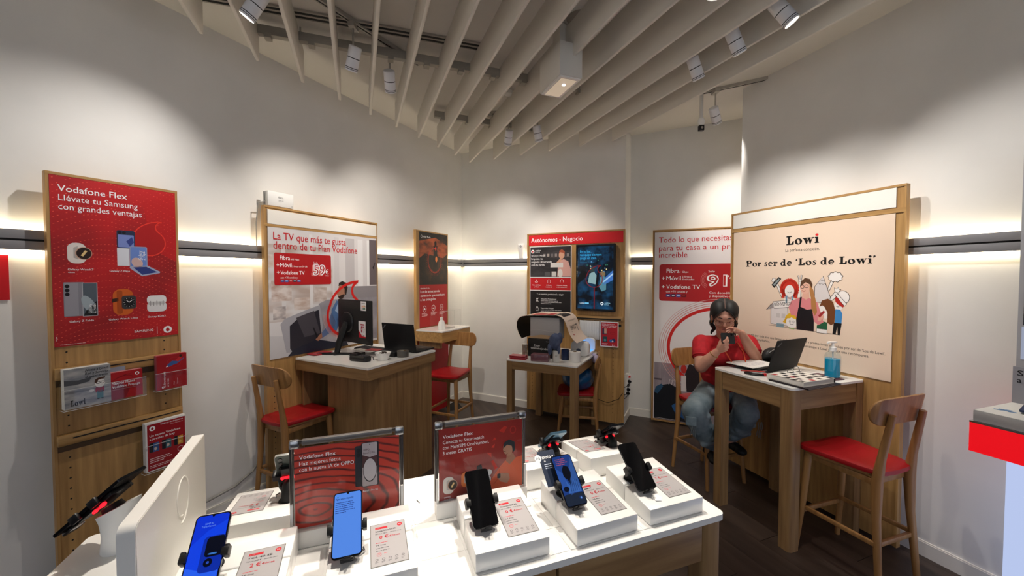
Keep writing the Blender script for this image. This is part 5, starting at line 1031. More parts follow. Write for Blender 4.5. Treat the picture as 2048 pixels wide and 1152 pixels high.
cv = CV(); cv.text('Sc', 0, .034, .036, '101014', .040, .02); cv.text('a', 0, .0, .036, '101014', None, .02); cv.build(t, TM((.014, -.2005, 1.200)))
t = thing('phone', 'folded blue phone lying on the demo counter at the right border', 'phone', at('R', .60, -.40, 1.103), rot('R')+.2)
part('body', MB().prism(rrect(-.07, .07, -.08, .08, .012), .012, .02, M=TM(rx=.06)), mat('phone_blue_grey', '2c3a58', .2, .3), t); part('stand', MB().box(-.01, .03, -.03, .03, 0, .013), STEEL, t); part('glass', MB().prism(rrect(-.066, .066, -.076, .076, .010), .0201, .0206, M=TM(rx=.06)), mat('glass_blue', '2c3f6a', .1), t)
t = thing('sticker_card', 'small blue patterned sticker on the demo counter corner', 'sticker', at('R', .49, -.50, 1.1025), rot('R')); mb = MB()
for x, y, s in ((0, 0, .012), (.022, .006, .014), (.04, -.004, .012), (.03, .02, .01), (.01, .018, .009)): mb.box(x-s, x+s, y-s*.6, y+s*.6, 0, .0006, M=TM(rz=.3))
part('print', mb, mat('sticker_blue', '5c8fc0', .4), t)
# ================================================================ foreground display table
TO = (FR['T'][0].x, FR['T'][0].y)
def tp(u, v, z=.90): p = FR['T'][0]+U*u+V*v; return (p.x, p.y, z)
TAB = thing('display_table', 'white topped oak display table in the foreground carrying the phones', 'table', (TO[0], TO[1], 0), TH)
part('tabletop', MB().prism(rrect(-1.925, .012, -.032, .575, .022), .880, .900), WHITE, TAB)
cells = [(-1.92, -1.545), (-1.54, -1.235), (-1.23, -.985), (-.98, -.86), (-.855, -.57), (-.565, -.31), (-.305, -.045)]
for a, b in cells:
    for c, d in ((-.005, .10), (.102, .27), (.272, .555)):
        part('top_tile', MB().box(a, b, c, d, .900, .9018, 0), WHITE, TAB)
for u in (-1.915, -.075):
    for v in (-.024, .49): part('leg', MB().prism(rrect(u, u+.078, v, v+.078, .018), 0, .8795, sm=True), WD, TAB)
part('apron', MB().box(-1.83, -.62, -.018, .0, .755, .8795), WDX, TAB); part('apron', MB().box(-1.83, -.08, .55, .565, .755, .8795), WDX, TAB)
oy = wood('oak_desk_y', '826240', 'a58358', 'y'); part('apron', MB().box(-.014, .003, .06, .49, .755, .8795), oy, TAB); part('apron', MB().box(-1.913, -1.90, .06, .49, .755, .8795), oy, TAB)
dr_ = part('drawer', MB().box(-.612, -.080, -.021, .0, .752, .874, 0, .002), WDX, TAB); part('edge', MB().box(-.612, -.080, -.0215, -.006, .8742, .8765), wood('oak_edge', 'a5834f', 'bd9a68', 'x'), dr_)

FRM = mat('frame_gunmetal', '4c4847', .28, .8)
def wedge(label, u, v, rz, w=.220, d=.250, hf=.052, hb=.080, seam=True):
    t = thing('display_plinth', label, 'display plinth', tp(u, v, .9018), TH+rz)
    def piece(x0, x1, y0, y1):
        mb = MB(); mb.box(x0, x1, y0, y1, 0, hf, 0, .004, 2); mb.v = [(x, y, z*(hf+(hb-hf)*y/d)/hf) for x, y, z in mb.v]; return mb
    if seam:
        part('front_block', piece(0, w, 0, .1345), WHITE, t); part('rear_block', piece(0, w, .1365, d), WHITE, t)
    else: part('block', piece(0, w, 0, d), WHITE, t)
    t['hf'] = hf; 
    return t, (lambda y: hf+(hb-hf)*y/d), math.atan2(hb-hf, d)
EINK = 'aca8a9'
def price_tag(pl, x, y, label, name, price, w=.092, h=.150, old=None):
    t0, zf, sl = pl
    M0 = t0.matrix_basis
    bpy.context.view_layer.update()
    loc = t0.matrix_world @ Vector((x, y, zf(y)))
    t = thing('price_tag', label, 'price tag', tuple(loc), t0.rotation_euler[2])
    Mt = TM((0, 0, 0), rx=sl)
    part('frame', MB().box(-.002, w+.002, -.002, h+.002, -.001, .0006, M=Mt), mat('tag_frame', '6c6a66', .4), t)
    cv = CV(eps=.00025, rough=.35)
    cv.rect(0, 0, w, h, EINK); cv.L = 1
    cv.rect(.012, h-.019, .033, .0075, 'c8202c'); cv.greek(.014, h-.017, .028, 1, .004, 'f0d0d0', .6)
    cv.ell(w-.013, h-.014, .007, .007, 'c8202c'); cv.text('5G', w-.013, h-.0165, .006, 'ffffff', None, .01, 'C', L=2)
    cv.text(name, .012, h-.030, .0078, '2a282a', .055, .02) if name else cv.greek(.012, h-.029, .06, 1, .006, '2a282a', .6); cv.text('PVP Libre', .012, h-.040, .0058, '4a484a', .018); cv.text(old or '249 €', .032, h-.040, .0062, '2a282a', .012, .02); cv.text('Móvil 24 meses', .052, h-.040, .0052, '4a484a', .030)
    cv.text(price, .046, h-.058, .0175, 'c8202c', None, .03, 'R'); cv.text('€/mes', .049, h-.056, .0085, 'c8202c', .028, .03)
    cv.greek(.012, h-.073, .07, 1, .004, 'd05058', .5); cv.text('0 €', .012, h-.083, .0065, '2a282a', None, .02); cv.text('€/mes', .024, h-.083, .0055, '2a282a', None, .01)
    cv.greek(.012, h-.092, .07, 1, .005, '5a585a', .35, seed=3); cv.greek(.012, h-.101, .07, 1, .005, '5a585a', .35, seed=4)
    cv.ring(.020, h-.113, .0055, .0055, .0012, 'd05058', txt=True, n=14); cv.text('m', .020, h-.1145, .006, 'd05058', None, .01, 'C'); cv.greek(.032, h-.112, .02, 1, .004, 'd07078', .4)
    for i in range(5): cv.ring(.014+i*.0165, h-.130, .0035, .0030, .0009, '3a383a', txt=True, n=10); cv.greek(.009+i*.0165, h-.138, .011, 2, .0032, '6a686a', .4, seed=i)
    cv.build(t, Mt @ TM((0, 0, .0007), rx=R(-90)))
    return t
PH = mat('phone_frame', '1a1b1f', .25, .6)
def stand_phone(pl, x, y, label, slabel, cv=None, tilt=42, w=.075, h=.163, back=None, led=False, frame=None, card=False, lift=.010):
    t0, zf, sl = pl; bpy.context.view_layer.update()
    loc = t0.matrix_world @ Vector((x, y, zf(y)+lift)); rz = t0.rotation_euler[2]
    MT = Matrix.Rotation(-R(90-tilt), 4, 'X'); MP = MT @ TM((0, -.010, 0)) @ Matrix.Rotation(R(90), 4, 'X')
    t = thing('phone', label, 'phone', tuple(loc), rz)
    o = rrect(-w/2, w/2, 0, h, .010, 5)
    part('body', MB().prism(o, -.0080, 0, M=MP, sm=True), frame or PH, t)
    part('glass', MB().prism(rrect(-w/2+.0012, w/2-.0012, .0012, h-.0012, .009, 5), .0001, .0005, M=MP), GLS, t)
    if back:
        part('back', MB().prism(rrect(-w/2+.001, w/2-.001, .001, h-.001, .009, 5), -.0085, -.008, M=MP), back, t)
        for k in range(3): part('camera_lens', MB().cone((w/2-.016, h-.018-.019*k, -.0085), (w/2-.016, h-.018-.019*k, -.0105), .0075, .0072, 14, M=MP), GLS, t)
    if cv:
        cv.build(t, MT @ TM((-w/2+.0032, -.0112, .0035)), 'display')
    s = thing('phone_stand', slabel, 'phone stand', tuple(loc), rz)
    part('back_plate', MB().box(-.022, .022, .0, .012, .02, .115, 0, .003, M=MT), BLK, s)
    for sg in (-1, 1):
        part('clamp', MB().box(sg*(w/2+.0015), sg*(w/2+.012), -.019, .008, .058, .084, 0, .002, M=MT).box(sg*.02, sg*(w/2+.010), .002, .009, .062, .080, M=MT).box(sg*(w/2-.003), sg*(w/2+.012), -.020, -.0125, .060, .078, 0, .001, M=MT), BLK, s)
    part('lower_clip', MB().box(-.016, .016, -.016, .006, -.0075, -.0015, 0, .001, M=MT).box(-.007, .009, -.030, -.014, -.0075, -.0035, M=MT), BLK, s)
    part('clip_plate', MB().box(-.006, .008, -.029, -.016, -.0034, -.0028, M=MT), CHR, s)
    zb = .055*math.sin(R(tilt)); yb = .055*math.cos(R(tilt))
    part('arm', MB().tube([(0, yb+.006, zb), (0, yb+.035, zb*.8), (0, yb+.05, .02), (0, yb+.045, -lift+.001)], [.016, .018, .018, .022], 10), BLKM, s)
    part('foot', MB().cone((0, yb+.045, -lift+.003+.0), (0, yb+.045, -lift+.012+.0), .030, .026, 18), BLKM, s)
    part('spring_wire', MB().tube([(w/2-.005, .012, .0), (w/2+.006, .02, -.004), (w/2+.002, .035, -.002)], .0022, 6), CHR, s)
    if led:
        part('red_led', MB().box(-.020, .020, .0125, .018, .075, .083, 0, .002, M=MT).ell((-.018, .017, .079), (.006, .004, .006), 8, 6, M=MT).ell((.018, .017, .079), (.006, .004, .006), 8, 6, M=MT), mat('led_red', 'ff1420', emit=2.6), s)
        part('rear_knuckle', MB().ell((0, .024, .06), (.016, .012, .018), 12, 8, M=MT).box(-.026, -.012, .012, .03, .03, .055, 0, .003, M=MT).box(.012, .026, .012, .03, .03, .055, 0, .003, M=MT), BLK, s)
    if card:
        cc = thing('promo_card', 'dark blue promotional card sticking out behind the phone with the figure on screen', 'card', tuple(loc), rz)
        MC_ = MT @ TM((-.068, .012, .078), ry=0)
        part('card', MB().box(0, .062, .0, .0015, 0, .118, M=MC_), mat('card_navy', '1d2a42', .4), cc)
        c2 = CV(eps=.0003); c2.L = 1; c2.ell(-.004, .095, .0125, .0125, 'f2f2f4'); c2.line([(-.010, .090), (-.007, .099), (-.004, .093), (-.001, .099), (.002, .090)], .0022, '1d2a42', 2)
        c2.text('moto g', .011, .090, .0185, 'ffffff', .042, .035); c2.text('85', .014, .080, .007, 'ffffff'); c2.greek(.012, .070, .045, 3, .0065, 'c8cfe0', .45); c2.build(cc, MC_)
    return t, s
def scr(): return CV(eps=.0003, emit=.62, rough=.15)
sw, sh = .0686, .156
# front row
pl4 = wedge('white phone plinth at the right front corner of the display table', -.275, .000, 0)
pl3 = wedge('second white plinth from the right in the front row, under the blue screened phone', -.544, -.004, R(.8))
pl2 = wedge('middle white plinth of the front row right of the bare tabletop', -.851, .002, R(-.6))
pl1 = wedge('white plinth in front of the spiral poster with the light blue phone', -1.220, .012, 0)
pl0 = wedge('leftmost white plinth of the front row beside the big white panel', -1.530, .014, 0)
price_tag(pl4, .105, .032, 'grey price tag marked 7 euro on the right front plinth', '', '7 €')
price_tag(pl3, .107, .032, 'grey price tag marked 0 euro beside the blue screened phone with the figure', '', '0 €')
price_tag(pl2, .107, .032, 'grey price tag marked 0 euro right of the switched off phone in the middle', 'Motorola G54 5G', '0 €', old='199 €')
price_tag(pl1, .107, .032, 'grey price tag marked 0 euro right of the light blue phone', 'Samsung Galaxy A16 5G', '0 €', old='229 €')
price_tag(pl0, .107, .032, 'grey price tag marked 2 euro at the bottom edge of the picture', 'TCL 40 SE', '2 €', old='189 €')
stand_phone(pl4, .045, .072, 'switched off black phone standing on the right front plinth', 'black clamp stand on the right front plinth')
part('paper_scrap', MB().prism([(0, 0), (.02, -.006), (.034, .01), (.026, .026), (.008, .02)], .0, .0008, M=TM((.045, .030, pl4[1](.045)), rx=pl4[2])), mat('scrap_white', 'fbfbfb', .6), pl4[0])
cv = scr(); cv.rect(0, 0, sw, sh, '1f3f86', r=.006); cv.rect(.0, .0, sw, .034, '202a3c', 1, r=.006); cv.poly([(.0, .12), (.0, .05), (.015, .045), (.03, .06), (.02, .1)], '2d56a8', 1); cv.poly([(.025, .03), (.068, .05), (.068, .15), (.05, .11), (.035, .08)], '34599c', 1)
cv.poly([(.020, .092), (.022, .112), (.032, .124), (.046, .118), (.050, .100), (.046, .086), (.040, .078), (.036, .060), (.030, .078), (.024, .082)], '0a0e1c', 2); cv.poly([(.022, .075), (.034, .055), (.048, .078), (.062, .066), (.066, .036), (.02, .036)], '3f6cb8', 1); cv.ell(.015, .05, .010, .008, '0c1226', 2)
for k in range(5): cv.line([(.03+.007*k, .04), (.036+.006*k, .075)], .0012, '18305f', 3)
cv.greek(.008, .144, .045, 4, .006, 'a05070', .4, L=3); cv.greek(.008, .146, .03, 1, .006, '2b3f74', .4, L=3); cv.ell(.034, .151, .002, .002, '05060a', 4, n=10); cv.logo(.055, .018, .006, '1f3f86', '6f9ae0')
stand_phone(pl3, .043, .074, 'phone on the second plinth from the right showing a dark figure on blue', 'black clamp stand under the phone with the dark figure on screen', cv, card=True)
stand_phone(pl2, .050, .072, 'switched off black phone on the middle plinth before the smartwatch poster', 'black clamp stand on the middle plinth before the smartwatch poster')
cv = scr(); cv.rect(0, 0, sw, sh, '5a92f4', r=.006); cv.L = 2; cv.text('Página web no disponible', .003, .139, .0075, '1c2f6a', .045, .015); cv.greek(.003, .131, .055, 6, .0052, '2b4690', .32); cv.ell(sw/2, sh-.001, .003, .0035, '05060a', 3, n=12); cv.ell(.008, .147, .002, .001, '2a8a4a', 3, n=8)
stand_phone(pl1, .048, .070, 'phone with a light blue web page in front of the red spiral poster', 'black clamp stand holding the light blue phone', cv)
cv = scr(); cv.rect(0, 0, sw, sh, '0d37e0', r=.006); cv.poly([(0, .09), (.03, .12), (.068, .14), (.068, .02), (0, .0)], '1145f2', 1); cv.poly([(.0, .045), (.04, .03), (.068, .05), (.068, .0), (0, 0)], '2a66ff', 2)
cv.rect(.026, .028, .045, .078, '0b2fae', 3, r=.009); cv.rect(.033, .060, .038, .044, '060a1c', 4, r=.008)
for dx, dy, r_ in ((.044, .048, .009),): cv.ell(dx, dy, r_, r_, '04081c', 5); cv.ell(dx, dy, .003, .003, '2a50c0', 6)
cv.L = 4; cv.text('50MP AI', .020, .134, .006, '6fa0ff', .018); cv.text('Triple Camera', .014, .128, .006, '6fa0ff', .030); cv.ell(sw/2, sh-.001, .003, .0035, '05060a', 3, n=12); cv.ell(.05, .066, .010, .002, '3a78c8', 5)
stand_phone(pl0, .040, .075, 'phone with a deep blue camera screen beside the big white panel', 'black clamp stand holding the deep blue phone', cv)
# back row, facing the far side
plb1 = wedge('white plinth in the back row at the right, its tag showing a reflected picture', -.075, .572, PI)
plb2 = wedge('white plinth in the back row behind the blue screened phone', -.346, .575, PI)
plb3 = wedge('white plinth in the back row left of the spiral poster', -1.320, .578, PI)
t_ = price_tag(plb1, .107, .032, 'dark reflecting tag of the right back plinth', '', '5 €'); 
price_tag(plb2, .107, .032, 'tag of the back plinth behind the smartwatch poster, partly hidden', '', '3 €'); price_tag(plb3, .107, .032, 'tag of the back plinth seen upside down left of the spiral poster', '', '2 €')
stand_phone(plb1, .060, .075, 'dark phone seen edge on at the right end of the back row', 'black stand with red light under the dark phone at the right of the back row', tilt=38, led=True, back=mat('back_dark', '141518', .3))
stand_phone(plb2, .060, .075, 'pale blue backed phone seen edge on in the back row', 'black stand with red light under the pale blue phone', tilt=40, led=True, back=mat('back_blue', '6f93ab', .15, .3), frame=mat('frame_blue', '5f8298', .2, .6))
stand_phone(plb3, .045, .070, 'dark grey phone seen from behind left of the spiral poster', 'black stand with a red light bar left of the spiral poster', tilt=64, led=True, back=mat('back_green', '3a423e', .2, .3), frame=mat('frame_silver', 'd8d8d4', .2, .7))

# poster stands
def poster_stand(label, plabel, u, v, cv, w=.297, z0=.935, z1=1.193):
    t = thing('poster_stand', label, 'poster stand', tp(u, v, .9018), TH)
    h1 = z1-.9018
    part('base', MB().box(-.012, w+.012, -.024, .022, 0, .050, 0, .002), WHM, t)
    for x in (-.011, w+.004): part('side_post', MB().box(x, x+.007, -.014, -.008, .0505, .13).box(x, x+.007, .010, .014, .0505, .13), WHM, t)
    part('sleeve', MB().box(-.006, w+.012, -.0055, -.0035, .050, h1+.003), ACR, t)
    path = [(-.008, .004, .051), (-.008, .004, h1+.004), (.004, .004, h1+.016), (w-.004, .004, h1+.016), (w+.008, .004, h1+.004), (w+.008, .004, .051)]
    part('frame', MB().tube(path, .0065, 8), FRM, t)
    part('top_bar', MB().box(.02, w-.02, -.004, .012, h1+.006, h1+.022, 0, .002), mat('bar_grey', '6b6663', .35, .5), t)
    for x in (-.014, w-.012): part('corner_clip', MB().box(x, x+.028, -.006, .014, h1-.002, h1+.024, 0, .006), STEEL, t)
    p = thing('poster', plabel, 'poster', tp(u, v, z0), TH)
    part('sheet', MB().box(0, w, -.0028, .0, .016, z1-z0), mat('paper_red', '8d1a16', .4), p)
    cv.build(p, TM((0, -.0030, 0))); return t
SWL = bpy.data.materials.new('red_spiral_print'); SWL.use_nodes = True; nt = SWL.node_tree; b = nt.nodes['Principled BSDF']; b.inputs['Roughness'].default_value = .4
tc = nt.nodes.new('ShaderNodeTexCoord'); mp = nt.nodes.new('ShaderNodeMapping'); mp.inputs['Location'].default_value = (-.03, 0, -.075); mp.inputs['Scale'].default_value = (.55, 0, 1.15)
wv = nt.nodes.new('ShaderNodeTexWave'); wv.wave_type = 'RINGS'; wv.rings_direction = 'Y'; wv.inputs['Scale'].default_value = 14; wv.inputs['Distortion'].default_value = 2.4; wv.inputs['Detail'].default_value = 1; wv.inputs['Detail Scale'].default_value = 1.6
rr = nt.nodes.new('ShaderNodeValToRGB'); rr.color_ramp.elements[0].position = .0; rr.color_ramp.elements[0].color = lin('5c0f0a'); rr.color_ramp.elements[1].position = .3; rr.color_ramp.elements[1].color = lin('c4321e')
L_ = nt.links.new; L_(tc.outputs['Object'], mp.inputs[0]); L_(mp.outputs[0], wv.inputs[0]); L_(wv.outputs[0], rr.inputs[0]); L_(rr.outputs[0], b.inputs['Base Color'])
cv = CV(eps=.00025); w, h = .297, .258
cv.rect(0, .016, w, h-.016, SWL); cv.L = 2
cv.text('Vodafone Flex', .013, .224, .0155, 'ffffff', .098, .02); cv.text('Haz mejores fotos', .013, .205, .0165, 'ffffff', .112); cv.text('con la nueva IA de OPPO', .013, .187, .0165, 'ffffff', .150)
cv.rect(.166, .112, .03, .128, '22242e', 3, r=.005); cv.ell(.176, .226, .006, .007, '0c0d12', 4); cv.ell(.176, .211, .006, .007, '0c0d12', 4); cv.rect(.184, .108, .052, .140, '1a1a22', 3, r=.006); cv.rect(.187, .110, .044, .136, 'b8aeb2', 4, r=.004); cv.poly([(.187, .17), (.231, .17), (.231, .205), (.209, .20), (.187, .21)], '4c2a2e', 5); cv.ell(.209, .16, .020, .038, '14100f', 6); cv.ell(.209, .161, .0185, .035, 'c5bfc3', 7); cv.ell(.209, .241, .0015, .0015, '111111', 7, n=8)
cv.text('OPPO', .190, .222, .009, '5a3a40', .018, L=8); cv.text('Reno12 Pro', .190, .212, .009, '3a2428', .034, L=8); cv.text('OPPO Reno12 Pro 5G', .168, .092, .0085, 'ffffff', .064, .02)
poster_stand('metal framed stand of the red spiral poster on the display table', 'red spiral poster with a grey phone on the display table', -1.322, .297, cv)
cv = CV(eps=.00025)
cv.rect(0, .016, w, h-.016, noise_mat('red_studio_print', '7d1812', 'ae2219', (1, 1, 1), 3, .4, 1)); cv.L = 1
cv.text('Vodafone Flex', .013, .226, .0155, 'ffffff', .102, .02); 
for i, (s, ww) in enumerate((('Conecta tu Smartwatch', .142), ('con MultiSIM OneNumber,', .160), ('3 meses GRATIS', .098))): cv.text(s, .013, .207-i*.0182, .0165, 'ffffff', ww)
for p in ([(.21, .225), (.23, .24), (.24, .235), (.228, .215)], [(.185, .195), (.195, .205), (.2, .195)], [(.185, .175), (.195, .182), (.192, .168), (.182, .17)], [(.165, .155), (.182, .152), (.182, .135)], [(.18, .122), (.19, .125), (.205, .095), (.195, .09)]): cv.poly(p, 'd8382a')
cv.ring(.262, .222, .010, .012, .004, 'b8302a')
cv.poly([(.17, .016), (.175, .05), (.215, .10), (.235, .118), (.262, .12), (.297, .125), (.297, .016)], 'd9603a', 2); cv.poly([(.235, .115), (.24, .14), (.262, .14), (.272, .12), (.25, .10)], 'a8745c', 3); cv.ell(.242, .156, .017, .025, 'b5836a', 4, .3); cv.poly([(.225, .160), (.228, .180), (.248, .190), (.268, .178), (.270, .15), (.262, .14), (.258, .165), (.24, .172)], '1f242c', 5); cv.line([(.228, .15), (.234, .148)], .002, '2a1814', 6); cv.ring(.236, .143, .006, .005, .0016, '7a2a22', 190, 340, 6, L=6)
cv.poly([(.205, .058), (.215, .075), (.245, .07), (.25, .05), (.24, .035), (.215, .045)], 'b98a72', 4); cv.rect(.203, .058, .012, .016, '2a3036', 5, r=.003); cv.line([(.19, .04), (.21, .06), (.21, .09)], .0016, 'a8452a', 4)
cv.L = 4; watch(cv, .036, .065, .025, 'dcd4cc'); watch(cv, .095, .075, .022, 'e07a3a', '1c222c', '8fa0b0', '3a4048'); cv.poly([(.125, .08), (.13, .115), (.145, .118), (.155, .085), (.15, .05), (.13, .05)], '1a1f28', 4); cv.ell(.142, .078, .015, .018, '10141c', 5); cv.line([(.142, .078), (.15, .088)], .002, 'd0d4d8', 6); cv.ell(.172, .085, .012, .011, 'd4d6da', 4); cv.ell(.170, .062, .010, .013, 'd4d6da', 4)
cv.text('SAMSUNG', .016, .024, .0065, 'ffffff', .022, .02); cv.text('Galaxy Watch7', .016, .017, .0055, 'ffffff', .032, .01); cv.text('Galaxy Ultra', .08, .024, .0055, 'ffffff', .03, .01)
poster_stand('metal framed stand of the smartwatch poster on the display table', 'red smartwatch poster with a person in orange on the display table', -.898, .292, cv)

# big white panel at the left
t = thing('display_panel', 'large upright white display panel with an embossed ring mark at the left of the table', 'screen', (-.795, .806, .9022), math.atan2(.484, -.235))
o = [(-.30, 0), (.538, 0), (.538, .272)]+[(-.0+.0+.018-.018*math.sin(PI/2*i/6)-.0, .272-.018+.018*math.cos(PI/2*i/6)) for i in range(7)]+[(0, 0)]
o = [(0, 0), (.538, 0), (.538, .268), (.534, .272)]+[(.02-.02*math.sin(PI/2*i/6), .252+.02*math.cos(PI/2*i/6)) for i in range(7)]
part('board', MB().prism(o, -.030, 0, M=Matrix.Rotation(R(90), 4, 'X'), sm=True), WHM, t)
part('front_face', MB().prism([(.004+.99*x, .002+.985*y) for x, y in o], .0, .001, M=Matrix.Rotation(R(90), 4, 'X')), mat('panel_white', 'e6e4dc', .35), t)
pts = [(.305+.050*math.cos(R(a)), -.0015, .180+.052*math.sin(R(a))) for a in range(-75, 250, 9)]
part('ring_mark', MB().tube([(.288, -.0015, .110), (.315, -.0015, .112), (.338, -.0015, .128), (.352, -.0015, .155)]+[(.305+.050*math.cos(R(a)), -.0015, .180+.052*math.sin(R(a))) for a in range(0, 240, 9)]+[(.285, -.0015, .132), (.300, -.0015, .128)], .0020, 6), mat('panel_mark', 'f4f2ea', .3), t)
# pedestal with phone at the far left
t = thing('phone_pedestal', 'white flared pedestal with a slanted top at the far left of the table', 'pedestal', (-1.158, 1.12, .9018), 0)
rs = []
for k, (z, rx_, ry_) in enumerate(((0, .034, .034), (.004, .036, .036), (.05, .034, .034), (.09, .044, .038), (.12, .056, .042))):
    rs.append([(rx_*math.cos(2*PI*i/28)+.010*(z/.12), ry_*math.sin(2*PI*i/28), z+(.5*rx_*math.cos(2*PI*i/28)+.008 if z > .08 else 0)*(z-.08)/.04) for i in range(28)])
part('body', MB().rings(rs, 0), WPL, t)
t = thing('phone', 'black phone seen edge on, tilted on the white flared pedestal', 'phone', (-1.200, 1.12, 1.046), 0)
Ms = Matrix.Rotation(-R(40.5), 4, 'Y')
part('body', MB().prism(rrect(-.128, .128, -.042, .042, .008), -.004, .004, M=Ms), PH, t); part('glass', MB().prism(rrect(-.126, .126, -.04, .04, .007), .0041, .0046, M=Ms), GLS, t)
s = thing('phone_stand', 'black clamp stand with red lights on the white flared pedestal', 'phone stand', (-1.200, 1.12, 1.046), 0)
part('back_plate', MB().box(-.06, .07, -.03, .03, -.016, -.0045, 0, .003, M=Ms), BLK, s); part('clamp', MB().box(-.05, -.02, -.052, -.043, -.014, .008, 0, .002, M=Ms).box(.02, .05, -.052, -.043, -.014, .008, 0, .002, M=Ms), BLK, s)
part('clamp', MB().box(-.05, .05, .043, .052, -.014, .008, 0, .002, M=Ms), BLK, s)
part('red_led', MB().ell((.0, -.028, -.020), (.010, .005, .005), M=Ms).ell((.030, -.028, -.020), (.012, .005, .006), M=Ms).box(-.0, .03, -.028, -.022, -.022, -.018, M=Ms), mat('led_red', 'ff1420', emit=2.6), s); part('neck', MB().cone((.03, 0, -.012), (.045, 0, -.034), .024, .03, 14), BLKM, s); part('lower_clip', MB().box(-.132, -.10, -.02, .02, -.014, -.0045, 0, .003, M=Ms), STEEL, s)
t = thing('sticker', 'small black marks on the bare tabletop left of the smartwatch poster', 'mark', tp(-.955, .40, .9021), TH); part('mark', MB().box(0, .003, -.012, .012, 0, .0004, M=TM(rz=.3)), BLKM, t)
# ================================================================ the seated woman
F_, CP = 780., math.atan(23/780)
def J(px, py, Y):                       # the 3-D joint at depth Y seen at a photo position
    k = (576-py)/F_; c, s = math.cos(CP), math.sin(CP); y = c+k*s; z = -s+k*c
    return Vector(((px-1024)/F_*Y/y, Y, 1.7+z*Y/y))
def capsule(mb, a, b, ra, rb, n=16):
    a = Vector(a); b = Vector(b); d = b-a; L = d.length or 1e-6; q = d.to_track_quat('Z', 'Y').to_matrix().to_4x4(); q.translation = a
    pr = [(0, -ra)]+[(ra*math.sin(PI/2*i/4), -ra*math.cos(PI/2*i/4)) for i in range(1, 5)]+[(rb*math.cos(PI/2*i/4), L+rb*math.sin(PI/2*i/4)) for i in range(0, 4)]+[(0, L+rb)]
    pr = [(max(r, 1e-4), z) for r, z in pr]
    mb.lathe(pr, n=n, M=q)
def fuse(name, mb, m, vox, sm, parent, label=None, extra=None):
    me = mb.mesh(name, [m]); o = bpy.data.objects.new('tmp', me); COL.objects.link(o)
    md = o.modifiers.new('r', 'REMESH'); md.mode = 'VOXEL'; md.voxel_size = vox; md.use_smooth_shade = True
    if sm: s = o.modifiers.new('s', 'SMOOTH'); s.iterations = sm; s.factor = .5
    if extra: extra(o)
    dg = bpy.context.evaluated_depsgraph_get(); me2 = bpy.data.meshes.new_from_object(o.evaluated_get(dg)); me2.name = name
    bpy.data.objects.remove(o)
    me2.materials.clear(); me2.materials.append(m)
    for p in me2.polygons: p.use_smooth = True
    return part(name, me2, None, parent, label)
SKIN = noise_mat('skin', 'b98570', 'c9947d', (1, 1, 1), 6, .5, 3); SKIN.node_tree.nodes['Principled BSDF'].inputs['Subsurface Weight'].default_value = .08
SHIRT = noise_mat('red_shirt', 'a80f1a', 'bd1622', (1, 1, 1), 30, .8, 3, bump=.15); JEAN = noise_mat('light_denim', '5f7079', '8d9ba1', (1, 1, 1), 9, .85, 5, .35, .7, bump=.2); HAIR = noise_mat('dark_hair', '090706', '15100e', (1, 1, 1), 40, .62, 3)
base = J(1448, 900, 3.22)
PW = thing('person', 'seated woman in a red polo shirt, jeans and glasses, looking at a phone', 'person', (1.67, 3.22, 0))
bpy.context.view_layer.update()
OFF = Vector((1.67, 3.22, 0))
def P(px, py, Y): return J(px, py, Y)-OFF
head = P(1448, 634, 3.05)
HM = Matrix.Translation(head) @ Matrix.Rotation(R(-25), 4, 'Z') @ Matrix.Rotation(R(20), 4, 'X') @ Matrix.Scale(1.07, 4)      # face towards -y
neck0 = P(1450, 682, 3.13); chest = P(1448, 712, 3.15); belly = P(1448, 748, 3.20); pelvis = P(1450, 783, 3.24)
sL = P(1403, 686, 3.14); sR = P(1496, 686, 3.14)
eL = P(1402, 733, 3.02); wL = P(1434, 703, 2.93); eR = P(1513, 719, 3.065); wR = P(1483, 666, 2.95)
hipL = P(1422, 778, 3.24); hipR = P(1482, 778, 3.26); kL = P(1388, 822, 2.93); kR = P(1492, 824, 2.96); aL = P(1420, 893, 3.10); aR = P(1464, 876, 3.18)
# ---- body: head, neck, arms and hands in one skin
b = MB()
def he(c, r, m=None): b.ell(c, r, 20, 14, M=HM if m is None else m)
he((0, .012, .03), (.077, .092, .092)); he((0, -.006, -.022), (.066, .078, .078)); he((0, -.030, -.062), (.045, .048, .044)); he((0, -.052, -.083), (.022, .022, .018))
for s in (-1, 1): he((s*.036, -.052, -.030), (.028, .026, .028)); he((s*.078, .008, -.008), (.010, .020, .030))
he((0, -.076, .020), (.055, .016, .030)); b.rings([[(HM @ Vector(p))[:] for p in ((-.008, -.075, .012), (.008, -.075, .012), (.006, -.09, .010), (-.006, -.09, .010))], [(HM @ Vector(p))[:] for p in ((-.018, -.072, -.030), (.018, -.072, -.030), (.010, -.105, -.026), (-.010, -.105, -.026))], [(HM @ Vector(p))[:] for p in ((-.014, -.070, -.036), (.014, -.070, -.036), (.008, -.098, -.036), (-.008, -.098, -.036))]], 0)
capsule(b, head+Vector((.01, .03, -.06)), neck0+Vector((0, .0, -.02)), .052, .058)
for s_, e_, w_ in ((sL, eL, wL), (sR, eR, wR)):
    capsule(b, s_, e_, .058, .047); capsule(b, e_, e_+(w_-e_)*.45, .047, .042); capsule(b, e_+(w_-e_)*.45, w_, .042, .026)
b.ell(tuple(chest+Vector((0, .01, 0))), (.15, .09, .12))
capsule(b, sL, sR, .05, .05)
